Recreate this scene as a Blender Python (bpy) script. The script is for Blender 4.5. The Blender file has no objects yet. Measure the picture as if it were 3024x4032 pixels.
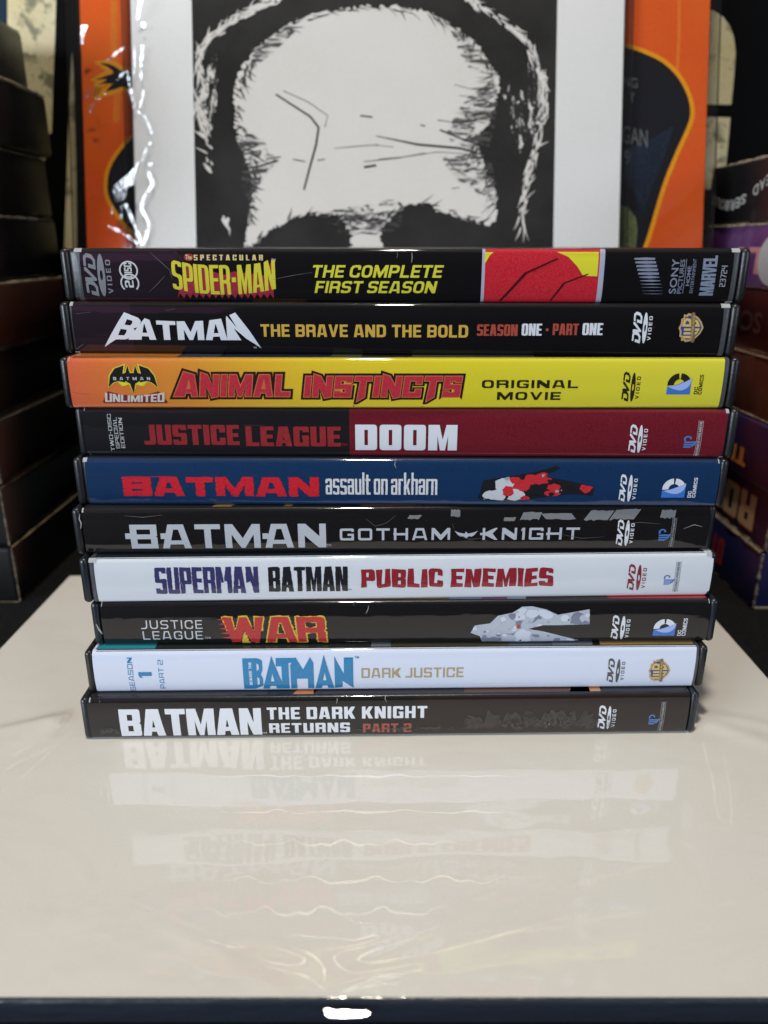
import bpy, bmesh, math, random
from mathutils import Vector, Matrix
from mathutils.geometry import tessellate_polygon
S = bpy.context.scene
COL = S.collection
M = .001                                        # everything below is measured in millimetres

# ---------------------------------------------------------------- camera, world, lamps, exposure
F, TH, CH = 2992.0, math.radians(19.285), 144.0  # focal length in photo pixels, downward tilt, height over the board
cam = bpy.data.cameras.new('camera'); co = bpy.data.objects.new('camera', cam); COL.objects.link(co)
co.location = (0, 0, CH*M); co.rotation_euler = (math.pi/2-TH, 0, 0)
cam.sensor_fit = 'HORIZONTAL'; cam.sensor_width = 36; cam.lens = F/3024*36
cam.clip_start = .01; cam.clip_end = 50
cam.dof.use_dof = True; cam.dof.focus_distance = .222; cam.dof.aperture_fstop = 13
S.camera = co
w = bpy.data.worlds.new('World'); S.world = w; w.use_nodes = True
bg = w.node_tree.nodes['Background']; bg.inputs[1].default_value = 1
wt = w.node_tree; tc_ = wt.nodes.new('ShaderNodeTexCoord'); sx_ = wt.nodes.new('ShaderNodeSeparateXYZ'); wr_ = wt.nodes.new('ShaderNodeValToRGB')
wt.links.new(tc_.outputs['Generated'], sx_.inputs[0]); wt.links.new(sx_.outputs[2], wr_.inputs[0]); wt.links.new(wr_.outputs[0], bg.inputs[0])
# the dim room: dark walls, a softly lit ceiling
for k_, (p_, c_) in enumerate(((0, (.012, .012, .014, 1)), (.45, (.03, .03, .033, 1)), (.75, (.13, .125, .115, 1)), (1, (.20, .19, .17, 1)))):
    if k_ > 1: wr_.color_ramp.elements.new(p_)
    wr_.color_ramp.elements[k_].position = p_; wr_.color_ramp.elements[k_].color = c_
S.view_settings.view_transform = 'Standard'; S.view_settings.look = 'None'
S.view_settings.exposure = 0; S.view_settings.gamma = 1
def area(name, loc, target, size, power, color, sy=None, spread=math.pi):
    l = bpy.data.lights.new(name, 'AREA'); l.shape = 'RECTANGLE' if sy else 'DISK'; l.size = size
    if sy: l.size_y = sy
    l.energy = power; l.color = color; l.spread = spread
    o = bpy.data.objects.new(name, l); COL.objects.link(o); o.location = [c*M for c in loc]
    d = Vector(target)-Vector(loc); o.rotation_euler = d.to_track_quat('-Z', 'Y').to_euler(); return o
area('ceiling_lamp', (-40, 60, 1400), (0, 200, 0), .07, 11.2, (1, .92, .78))
area('violet_sheen_light', (-370, -430, 350), (-60, 215, 125), .26, .055, (.75, .2, .65), .20)  # added unseen lamp, put in to tint the upper left spines violet
area('window_light', (1700, -1300, 700), (0, 220, 60), 1.0, 15, (.72, .84, 1), .8)
area('side_window_light', (-1500, -1100, 500), (-60, 300, 100), 1.0, 41, (.80, .89, 1), .8)

# ---------------------------------------------------------------- projection helpers (photo pixel -> point on a real plane)
CT, ST = math.cos(TH), math.sin(TH)
def ray(u, v):
    a, k = (u-1512)/F, (v-2016)/F
    return Vector((a, CT-k*ST, -ST-k*CT))
def hit(u, v, p0, n):
    d = ray(u, v); o = Vector((0, 0, CH)); t = (Vector(p0)-o).dot(n)/d.dot(n); return o+d*t

# ---------------------------------------------------------------- materials
def nt(name):
    m = bpy.data.materials.new(name); m.use_nodes = True; t = m.node_tree
    return m, t, t.nodes['Principled BSDF']
def node(t, typ, **kw):
    n = t.nodes.new(typ)
    for k, v in kw.items():
        if k.startswith('_'): setattr(n, k[1:], v)
        else: n.inputs[k.replace('__', ' ')].default_value = v
    return n
def rgba(c): return (c[0], c[1], c[2], 1)
def wpos(t, scale=(1, 1, 1)):
    g = node(t, 'ShaderNodeNewGeometry'); mp = node(t, 'ShaderNodeMapping'); mp.inputs['Scale'].default_value = scale
    t.links.new(g.outputs['Position'], mp.inputs['Vector']); return mp.outputs['Vector']
def noise(t, vec, scale, detail=3, rough=.5, dist=0):
    n = node(t, 'ShaderNodeTexNoise', Scale=scale, Detail=detail, Roughness=rough, Distortion=dist)
    t.links.new(vec, n.inputs['Vector']); return n.outputs['Fac']
def ramp(t, fac, stops):
    r = t.nodes.new('ShaderNodeValToRGB'); e = r.color_ramp.elements
    while len(e) < len(stops): e.new(.5)
    for x, (p, c) in zip(e, stops): x.position = p; x.color = rgba(c) if len(c) == 3 else c
    t.links.new(fac, r.inputs[0]); return r.outputs[0]
def mixc(t, fac, a, b):
    n = t.nodes.new('ShaderNodeMix'); n.data_type = 'RGBA'
    for s, v in ((0, fac), (6, a), (7, b)):
        if isinstance(v, (int, float)): n.inputs[s].default_value = v
        elif isinstance(v, tuple): n.inputs[s].default_value = rgba(v)
        else: t.links.new(v, n.inputs[s])
    return n.outputs[2]
_sleeved = {}
def sleeved(color, wear=.35, gradient=None, key=None):
    """printed paper seen through the clear film sleeve of a case: matt ink under a glossy coat with faint waves and scuffs"""
    k = (tuple(color), wear, key)
    if k in _sleeved: return _sleeved[k]
    m, t, b = nt('sleeved_print'); b.inputs['Roughness'].default_value = .55
    b.inputs['Specular IOR Level'].default_value = .04
    b.inputs['Coat Weight'].default_value = 1; b.inputs['Coat IOR'].default_value = 1.62
    v = wpos(t)
    base = tuple(color)
    if gradient:
        tc = node(t, 'ShaderNodeTexCoord'); sx = node(t, 'ShaderNodeSeparateXYZ'); t.links.new(tc.outputs['Object'], sx.inputs[0])
        mr = node(t, 'ShaderNodeMapRange'); mr.inputs[1].default_value = -.095; mr.inputs[2].default_value = .095
        t.links.new(sx.outputs[0], mr.inputs[0]); base = ramp(t, mr.outputs[0], gradient)
    # print grain and a few pale scuffs / dust specks
    gr = noise(t, v, 2600, 2)
    lum = max(color); base = mixc(t, ramp(t, gr, [(.3, (0, 0, 0)), (.8, (.05, .05, .05))]), base, (min(lum*2.2+.004, .7),)*3) if wear else base
    sc = noise(t, wpos(t, (1, 1, 2.2)), 420, 6, .75, .6)
    speck = ramp(t, sc, [(.68, (0, 0, 0)), (.76, (wear*.35,)*3)])
    base = mixc(t, speck, base, (.55, .55, .54))
    t.links.new(base, b.inputs['Base Color']) if not isinstance(base, tuple) else None
    cr = noise(t, v, 60, 4, .6)
    t.links.new(ramp(t, cr, [(.3, (.03,)*3), (.75, (.08,)*3)]), b.inputs['Coat Roughness'])
    n1 = noise(t, wpos(t, (.28, 1, 1)), 130, 3, .5)
    bp = node(t, 'ShaderNodeBump', Strength=.34, Distance=.0006); t.links.new(n1, bp.inputs['Height'])
    t.links.new(bp.outputs[0], b.inputs['Coat Normal'])
    _sleeved[k] = m; return m
def plain(name, color, rough=.5, coat=0, bump=0, bscale=300, spec=.5, croug=.06):
    m, t, b = nt(name); b.inputs['Base Color'].default_value = rgba(color); b.inputs['Roughness'].default_value = rough
    b.inputs['Specular IOR Level'].default_value = spec
    b.inputs['Coat Weight'].default_value = coat; b.inputs['Coat Roughness'].default_value = croug
    v = wpos(t)
    g = noise(t, v, bscale*2.3, 4, .6)
    t.links.new(mixc(t, ramp(t, g, [(.35, (0, 0, 0)), (.75, (.22,)*3)]), tuple(c*.92 for c in color), tuple(min(1, c*1.25+.01) for c in color)), b.inputs['Base Color'])
    if bump:
        n1 = noise(t, v, bscale, 4, .55); bp = node(t, 'ShaderNodeBump', Strength=bump, Distance=.001)
        t.links.new(n1, bp.inputs['Height']); t.links.new(bp.outputs[0], b.inputs['Normal']); t.links.new(bp.outputs[0], b.inputs['Coat Normal'])
    return m
def film(name, tint=(.9, .92, .95), gloss=1.0, haze=.0, rough=.05, bump=.2, bscale=60):
    """clear plastic film"""
    m = bpy.data.materials.new(name); m.use_nodes = True; t = m.node_tree; t.nodes.clear()
    out = t.nodes.new('ShaderNodeOutputMaterial'); tr = node(t, 'ShaderNodeBsdfTransparent', Color=rgba(tint))
    gl = node(t, 'ShaderNodeBsdfGlossy', Roughness=rough); df = node(t, 'ShaderNodeBsdfDiffuse', Color=(.8, .79, .77, 1) if name.startswith('doubled') else (.6, .62, .65, 1))
    fr = node(t, 'ShaderNodeFresnel', IOR=1.5); mu = node(t, 'ShaderNodeMath', _operation='MULTIPLY'); mu.inputs[1].default_value = gloss
    n1 = noise(t, wpos(t), bscale, 4, .6); bp = node(t, 'ShaderNodeBump', Strength=bump, Distance=.001); t.links.new(n1, bp.inputs['Height'])
    t.links.new(bp.outputs[0], gl.inputs['Normal']); t.links.new(bp.outputs[0], fr.inputs['Normal']); t.links.new(fr.outputs[0], mu.inputs[0])
    m0 = node(t, 'ShaderNodeMixShader', Fac=haze); t.links.new(tr.outputs[0], m0.inputs[1]); t.links.new(df.outputs[0], m0.inputs[2])
    m1 = t.nodes.new('ShaderNodeMixShader'); t.links.new(mu.outputs[0], m1.inputs[0]); t.links.new(m0.outputs[0], m1.inputs[1]); t.links.new(gl.outputs[0], m1.inputs[2])
    t.links.new(m1.outputs[0], out.inputs[0]); return m

# ---------------------------------------------------------------- mesh helpers
def link(name, verts, faces, mat=None, parent=None, smooth=False, label=None):
    me = bpy.data.meshes.new(name); me.from_pydata([tuple(c*M for c in v) for v in verts], [], faces); me.update()
    if mat: me.materials.append(mat)
    if smooth: me.polygons.foreach_set('use_smooth', [True]*len(me.polygons))
    o = bpy.data.objects.new(name, me); COL.objects.link(o)
    if parent: o.parent = parent
    if label: o['label'] = label
    return o
def thing(name, label, cat, loc=(0, 0, 0), rot=(0, 0, 0), group=None):
    o = bpy.data.objects.new(name, None); o.empty_display_size = .01; COL.objects.link(o); o.location = [c*M for c in loc]; o.rotation_euler = rot
    o['label'] = label; o['category'] = cat
    if group: o['group'] = group
    return o
def rbox(name, x0, x1, y0, y1, z0, z1, r, mat, parent=None, seg=3, jitter=0, rnd=None, sub=0):
    bm = bmesh.new(); bmesh.ops.create_cube(bm, size=1)
    for v in bm.verts: v.co = Vector(((x0+x1)/2+v.co.x*(x1-x0), (y0+y1)/2+v.co.y*(y1-y0), (z0+z1)/2+v.co.z*(z1-z0)))*M
    if sub: bmesh.ops.subdivide_edges(bm, edges=bm.edges[:], cuts=sub, use_grid_fill=True)
    e = [e for e in bm.edges if len(e.link_faces) == 2 and e.calc_face_angle(0) > .5]
    bmesh.ops.bevel(bm, geom=e, offset=r*M, segments=seg, profile=.5, affect='EDGES')
    if jitter:
        for v in bm.verts:
            c = v.co/M; n = math.sin(c.x*.11+c.z*.3+(rnd or 0))*math.cos(c.y*.13+(rnd or 0)*2)
            v.co += Vector((n, -n*.7, n*.5))*jitter*M
    me = bpy.data.meshes.new(name); bm.to_mesh(me); bm.free(); me.materials.append(mat)
    me.polygons.foreach_set('use_smooth', [True]*len(me.polygons))
    o = bpy.data.objects.new(name, me); COL.objects.link(o)
    if parent: o.parent = parent
    if hasattr(me, 'set_sharp_from_angle'): me.set_sharp_from_angle(angle=.6)
    return o

# ---------------------------------------------------------------- block letter outlines
def glyph(ch, w, a, b, r):
    """outer loop + holes, cap height 1, width w, stem a, bar b, corner r. points (x,y[,r])"""
    m0, m1 = .5-b/2, .5+b/2
    ri = max(r-a*.6, 0)
    X = w
    g = {}
    if ch == 'I': return a, [[(0,0),(a,0),(a,1),(0,1)]]
    if ch == 'L': return w, [[(0,0),(w,0),(w,b),(a,b),(a,1),(0,1)]]
    if ch == 'T': return w, [[(w/2-a/2,0),(w/2+a/2,0),(w/2+a/2,1-b),(w,1-b),(w,1),(0,1),(0,1-b),(w/2-a/2,1-b)]]
    if ch == 'E': return w, [[(0,0),(w,0),(w,b),(a,b),(a,m0),(w*.92,m0),(w*.92,m1),(a,m1),(a,1-b),(w,1-b),(w,1),(0,1)]]
    if ch == 'F': return w, [[(0,0),(a,0),(a,m0),(w*.92,m0),(w*.92,m1),(a,m1),(a,1-b),(w,1-b),(w,1),(0,1)]]
    if ch == 'H': return w, [[(0,0),(a,0),(a,m0),(w-a,m0),(w-a,0),(w,0),(w,1),(w-a,1),(w-a,m1),(a,m1),(a,1),(0,1)]]
    if ch == 'U': return w, [[(0,0,r),(w,0,r),(w,1),(w-a,1),(w-a,b,ri),(a,b,ri),(a,1),(0,1)]]
    if ch == 'J': return w, [[(0,0),(w,0,r),(w,1),(w-a,1),(w-a,b,ri),(0,b)]]
    if ch == 'O': return w, [[(0,0,r),(w,0,r),(w,1,r),(0,1,r)],[(a,b,ri),(w-a,b,ri),(w-a,1-b,ri),(a,1-b,ri)]]
    if ch == 'D': return w, [[(0,0),(w,0,r),(w,1,r),(0,1)],[(a,b),(w-a,b,ri),(w-a,1-b,ri),(a,1-b)]]
    if ch == 'C': return w, [[(0,0,r),(w,0,r),(w,.37),(w-a,.37),(w-a,b,ri),(a,b,ri),(a,1-b,ri),(w-a,1-b,ri),(w-a,.63),(w,.63),(w,1,r),(0,1,r)]]
    if ch == 'G': return w, [[(0,0,r),(w,0,r*.4),(w,.56),(w*.55,.56),(w*.55,.56-b*.9),(w-a,.56-b*.9),(w-a,b,ri),(a,b,ri),(a,1-b,ri),(w-a,1-b,ri),(w-a,.72),(w,.72),(w,1,r),(0,1,r)]]
    if ch == 'S':
        q = .07
        return w, [[(0,0,r),(w,0,r),(w,m1,r),(a,m1,ri),(a,1-b,ri),(w-a,1-b,ri),(w-a,1-b-q),(w,1-b-q),(w,1,r),(0,1,r),(0,m0,r),(w-a,m0,ri),(w-a,b,ri),(a,b,ri),(a,b+q),(0,b+q)]]
    if ch == '2':
        q = .12
        return w, [[(0,0),(w,0),(w,b),(a,b),(a,m0,ri),(w,m0,r),(w,1,r),(0,1,r),(0,1-b-q),(a,1-b-q),(a,1-b,ri),(w-a,1-b,ri),(w-a,m1,ri),(0,m1,r)]]
    if ch == '3': return w, [[(0,0),(w,0,r),(w,.47,.03),(w-a*.2,.5),(w,.53,.03),(w,1,r),(0,1),(0,1-b),(w-a,1-b),(w-a,m1),(a,m1),(a,m0),(w-a,m0),(w-a,b),(0,b)]]
    if ch == '4': return w, [[(w-a,0),(w,0),(w,1),(w-a,1),(w-a,m1),(a,m1),(a,1),(0,1),(0,m0),(w-a,m0)]]
    if ch == '7': return w, [[(w*.2,0),(w*.2+a,0),(w,1-b),(w,1),(0,1),(0,1-b),(w-a,1-b)]]
    if ch == '1': return a*1.5, [[(a*.5,0),(a*1.5,0),(a*1.5,1),(a*.5,1),(0,.86),(0,.72),(a*.5,.8)]]
    if ch == 'P': return w, [[(0,0),(a,0),(a,.36),(w,.36,r),(w,1,r),(0,1)],[(a,.36+b),(w-a,.36+b,ri),(w-a,1-b,ri),(a,1-b)]]
    if ch == 'R':
        return w, [[(0,0),(a,0),(a,.38),(w-a,.38,ri*.6),(w-a,0),(w,0),(w,.40,.04),(w-a*.22,.46),(w,.52,.05),(w,1,r),(0,1)],[(a,.38+b),(w-a,.38+b,ri),(w-a,1-b,ri),(a,1-b)]]
    if ch == 'B':
        return w, [[(0,0),(w,0,r),(w,.47,r*.5),(w-a*.22,.5),(w,.54,r*.5),(w,1,r),(0,1)],[(a,b),(w-a,b),(w-a,m0),(a,m0)],[(a,m1),(w-a,m1),(w-a,1-b),(a,1-b)]]
    if ch == 'A':
        f = w*.27; k = (w/2-f)          # slope
        xi = lambda y: k*y
        ah = a*1.02
        y0, y1 = .17, .17+b*.85
        apex = 1-b*1.05
        # legs: outer left (0,0)->(k,1); inner left (ah,0)->(..)
        def il(y): return ah+k*y
        ha = min((w/2-ah)/k, 99) if k > 0 else 9
        ytop = min(ha*.92, apex)
        return w, [[(0,0),(ah,0),(il(y0),y0),(w-il(y0),y0),(w-ah,0),(w,0),(w-k,1),(k,1)],
                   [(il(y1),y1),(w-il(y1),y1),(w-il(ytop),ytop),(il(ytop),ytop)] if ytop > y1+.04 else None]
    if ch == 'V':
        f = w*.0; k = w/2-a*.5
        return w, [[(k,0),(w-k,0),(w,1),(w-a,1),(w/2,.32),(a,1),(0,1)]]
    if ch == 'N':
        return w, [[(0,0),(a,0),(a,.52),(w-a*1.15,0),(w,0),(w,1),(w-a,1),(w-a,.48),(a*1.15,1),(0,1)]]
    if ch == 'M':
        return w, [[(0,0),(a,0),(a,.58),(w/2-a*.28,0),(w/2+a*.28,0),(w-a,.58),(w-a,0),(w,0),(w,1),(w-a*1.2,1),(w/2,.42),(a*1.2,1),(0,1)]]
    if ch == 'W':
        t = a
        return w, [[(w*.16,0),(w*.16+t,0),(w/2,.5),(w*.84-t,0),(w*.84,0),(w,1),(w-t,1),(w*.84-t*.5,.42),(w/2+t*.42,1),(w/2-t*.42,1),(w*.16+t*.5,.42),(t,1),(0,1)]]
    if ch == 'K':
        return w, [[(0,0),(a,0),(a,.3),(a*1.25,.38),(w-a*1.15,0),(w,0),(w*.62+a*.2,.54),(w,1),(w-a*1.15,1),(a,.62),(a,1),(0,1)]]
    if ch == 'Y':
        return w, [[(w/2-a/2,0),(w/2+a/2,0),(w/2+a/2,.4),(w,1),(w-a,1),(w/2,.62),(a,1),(0,1),(w/2-a/2,.4)]]
    if ch == 'X':
        return w, [[(0,0),(a,0),(w/2,.36),(w-a,0),(w,0),(w/2+a*.5,.5),(w,1),(w-a,1),(w/2,.64),(a,1),(0,1),(w/2-a*.5,.5)]]
    X = .72
    if ch == 'o': return w, [[(0,0,r),(w,0,r),(w,X,r),(0,X,r)],[(a,b,ri),(w-a,b,ri),(w-a,X-b,ri),(a,X-b,ri)]]
    if ch == 'n': return w, [[(0,0),(a,0),(a,X-b,ri),(w-a,X-b,ri),(w-a,0),(w,0),(w,X,r),(0,X)]]
    if ch == 'u': return w, [[(0,0,r),(w,0),(w,X),(w-a,X),(w-a,b,ri),(a,b,ri),(a,X),(0,X)]]
    if ch == 'h': return w, [[(0,0),(a,0),(a,X-b),(w-a,X-b,ri),(w-a,0),(w,0),(w,X,r),(a,X),(a,1),(0,1)]]
    if ch == 'm':
        q = w*.82
        return w+q-a*.2, [[(0,0),(a,0),(a,X-b),(q,X-b),(q,0),(q+a,0),(q+a,X-b),(w+q-a*1.2,X-b,ri),(w+q-a*1.2,0),(w+q-a*.2,0),(w+q-a*.2,X,r),(0,X)]]
    if ch == 'r': return w*.72, [[(0,0),(a,0),(a,X-b),(w*.72,X-b),(w*.72,X),(0,X)]]
    if ch == 'l': return a, [[(0,0),(a,0),(a,1),(0,1)]]
    if ch == 't':
        e = w*.78
        return e, [[(a*.4,0,r*.6),(e,0),(e,b),(a*1.4,b),(a*1.4,X-b),(e,X-b),(e,X),(a*1.4,X),(a*1.4,.9),(a*.4,.9),(a*.4,X),(0,X),(0,X-b),(a*.4,X-b)]]
    if ch == 'k': return w, [[(0,0),(a,0),(a,.22),(a*1.3,.29),(w-a,0),(w,0),(w*.68,.40),(w,X),(w-a,X),(a,.42),(a,1),(0,1)]]
    if ch == 's': return w, [[(x_[0],x_[1]*X)+tuple(x_[2:]) for x_ in l] for l in glyph('S',w,a,b/X,r)[1]]
    if ch == 'a': return w, [[(0,0,r),(w,0),(w,X,r),(0,X,r),(0,X-.2),(a,X-.2),(a,X-b),(w-a,X-b),(w-a,.43),(0,.43,r)],[(a,b),(w-a,b),(w-a,.43-b),(a,.43-b)]]
    if ch == '-': return w*.55, [[(w*.08,.42),(w*.47,.42),(w*.47,.58),(w*.08,.58)]]
    if ch == '.': return a*1.3, [[(a*.15,.36),(a*1.15,.36,a*.4),(a*1.15,.36+a,a*.4),(a*.15,.36+a,a*.4)]]
    return w*.6, []

WID = {'M':1.32,'W':1.42,'N':1.05,'A':1.08,'T':.95,'L':.86,'E':.86,'F':.84,'J':.8,'V':1.05,'K':1.06,'S':.96,'P':.97,'1':.6}

def rounded(loop, seg=4):
    n = len(loop); out = []
    for i, p in enumerate(loop):
        r = p[2] if len(p) > 2 else 0
        if r <= 1e-4: out.append((p[0], p[1])); continue
        a, c = loop[i-1], loop[(i+1) % n]
        d1 = math.hypot(a[0]-p[0], a[1]-p[1]); d2 = math.hypot(c[0]-p[0], c[1]-p[1])
        rr = min(r, d1*.5, d2*.5)
        s = (p[0]+(a[0]-p[0])/d1*rr, p[1]+(a[1]-p[1])/d1*rr)
        e = (p[0]+(c[0]-p[0])/d2*rr, p[1]+(c[1]-p[1])/d2*rr)
        for k in range(seg+1):
            t = k/seg
            out.append(((1-t)**2*s[0]+2*t*(1-t)*p[0]+t*t*e[0], (1-t)**2*s[1]+2*t*(1-t)*p[1]+t*t*e[1]))
    return out

def subdiv(loop, L=.14):
    out = []; n = len(loop)
    for i in range(n):
        p, q = loop[i], loop[(i+1) % n]
        k = max(1, int(math.hypot(q[0]-p[0], q[1]-p[1])/L))
        for j in range(k): out.append((p[0]+(q[0]-p[0])*j/k, p[1]+(q[1]-p[1])*j/k))
    return out

def block(text, w=.62, a=.2, b=.2, r=.1, gap=.07, space=.32):
    """list of glyphs, each a list of loops, in units of cap height; returns glyphs, total width"""
    x = 0; out = []
    for ch in text:
        if ch == ' ': x += space; continue
        ww = w*WID.get(ch, 1)
        adv, loops = glyph(ch, ww, a, b, r)
        gl = [[(px+x, py) for px, py in rounded(l)] for l in loops if l]
        if gl: out.append(gl)
        x += adv+gap
    return out, x-gap

def offset_loop(loop, d):
    n = len(loop); A = sum(loop[i][0]*loop[(i+1)%n][1]-loop[(i+1)%n][0]*loop[i][1] for i in range(n))
    s = 1 if A > 0 else -1; out = []
    for i in range(n):
        p0, p, p1 = loop[i-1], loop[i], loop[(i+1) % n]
        def nrm(a, b):
            l = math.hypot(b[0]-a[0], b[1]-a[1]) or 1e-9
            return ((b[1]-a[1])/l*s, -(b[0]-a[0])/l*s)
        n1, n2 = nrm(p0, p), nrm(p, p1)
        mx, my = n1[0]+n2[0], n1[1]+n2[1]; l2 = mx*mx+my*my
        if l2 < .3: k = d/ math.sqrt(max(l2,1e-6))*1.3; out.append((p[0]+mx*k, p[1]+my*k))
        else: out.append((p[0]+mx*2*d/l2, p[1]+my*2*d/l2))
    return out

# ---------------------------------------------------------------- flat print helpers
def tess(gl):
    """glyph = list of loops -> (verts, tris)"""
    lo = [[Vector((p[0], p[1], 0)) for p in l] for l in gl]
    tr = tessellate_polygon(lo); vs = [(p.x, p.y) for l in lo for p in l]; return vs, [tuple(t) for t in tr]
def bbox(gs):
    xs = [p[0] for g in gs for l in g for p in l]; ys = [p[1] for g in gs for l in g for p in l]
    return min(xs), min(ys), max(xs), max(ys)
def unit(gs, bb=None):
    x0, y0, x1, y1 = bb or bbox(gs)
    return [[[((p[0]-x0)/(x1-x0), (p[1]-y0)/(y1-y0)) for p in l] for l in g] for g in gs]
def shear(gs, k): return [[[(p[0]+k*p[1], p[1]) for p in l] for l in g] for g in gs]
def warp(gs, f, L=.12): return [[[f(*p) for p in subdiv(l, L)] for l in g] for g in gs]
def K(text, **kw):
    sh = kw.pop('sh', 0); g, _ = block(text, **kw); return unit(shear(g, sh) if sh else g)
_tc = {}
def T(text, bold=0, space=1.0, sh=0):
    """built-in typeface, optionally emboldened -> ready-made (verts, tris) in the unit square"""
    k = (text, bold, space, sh)
    if k in _tc: return _tc[k]
    cu = bpy.data.curves.new('t', 'FONT'); cu.body = text; cu.offset = bold; cu.space_character = space; cu.resolution_u = 4; cu.shear = sh
    o = bpy.data.objects.new('t', cu); COL.objects.link(o); bpy.context.view_layer.update()
    me = bpy.data.meshes.new_from_object(o.evaluated_get(bpy.context.evaluated_depsgraph_get()))
    vs = [(v.co.x, v.co.y) for v in me.vertices]; fs = [tuple(p.vertices) for p in me.polygons]
    bpy.data.objects.remove(o); bpy.data.curves.remove(cu); bpy.data.meshes.remove(me)
    xs = [v[0] for v in vs]; ys = [v[1] for v in vs]; a, b, c, d = min(xs), min(ys), max(xs), max(ys)
    _tc[k] = ([((x-a)/(c-a), (y-b)/(d-b)) for x, y in vs], fs); return _tc[k]
def circle(cx, cy, r, n=28, ry=None): return [(cx+r*math.cos(2*math.pi*i/n), cy+(ry or r)*math.sin(2*math.pi*i/n)) for i in range(n)]

# ---------------------------------------------------------------- the DVD cases
H, R, TOPZ = 14.30, 1.5, 14.35
NL = 11
LV = [R+(H-2*R)*i/(NL-1) for i in range(NL)]
def bow(z):
    q = (z-H/2)/(H/2-R); q = max(-1, min(1, q)); return -.40*(1-abs(q)**3)
BW = [bow(z) for z in LV]
def bowl(z):
    if z <= LV[0] or z >= LV[-1]: return 0
    i = min(int((z-R)/(H-2*R)*(NL-1)), NL-2); t = (z-LV[i])/(LV[i+1]-LV[i]); return BW[i]*(1-t)+BW[i+1]*t
def profile(off=0, back=40):
    p = [(back, -off+.02)]
    for i in range(6):
        a = math.pi/2*i/5; p.append((R-(R+off)*math.sin(a), R-(R+off)*math.cos(a)+.02))
    for z, y in list(zip(LV, BW))[1:-1]: p.append((y-off, z))
    for i in range(6):
        a = math.pi/2*i/5; p.append((R-(R+off)*math.cos(a), H-R+(R+off)*math.sin(a)-.02))
    p.append((back, H+off-.02)); return p
def wrap(name, x0, x1, mat, parent, off=0, back=40, nx=1, label=None, edge=None):
    pr = profile(off, back); vs = []; fs = []
    for i in range(nx+1):
        for j, (y, z) in enumerate(pr):
            x = x0+(x1-x0)*i/nx
            if edge: x += edge(i/nx, z)
            vs.append((x, y, z))
    n = len(pr)
    for i in range(nx):
        for j in range(n-1): fs.append((i*n+j, (i+1)*n+j, (i+1)*n+j+1, i*n+j+1))
    return link(name, vs, fs, mat, parent, True, label)

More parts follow.
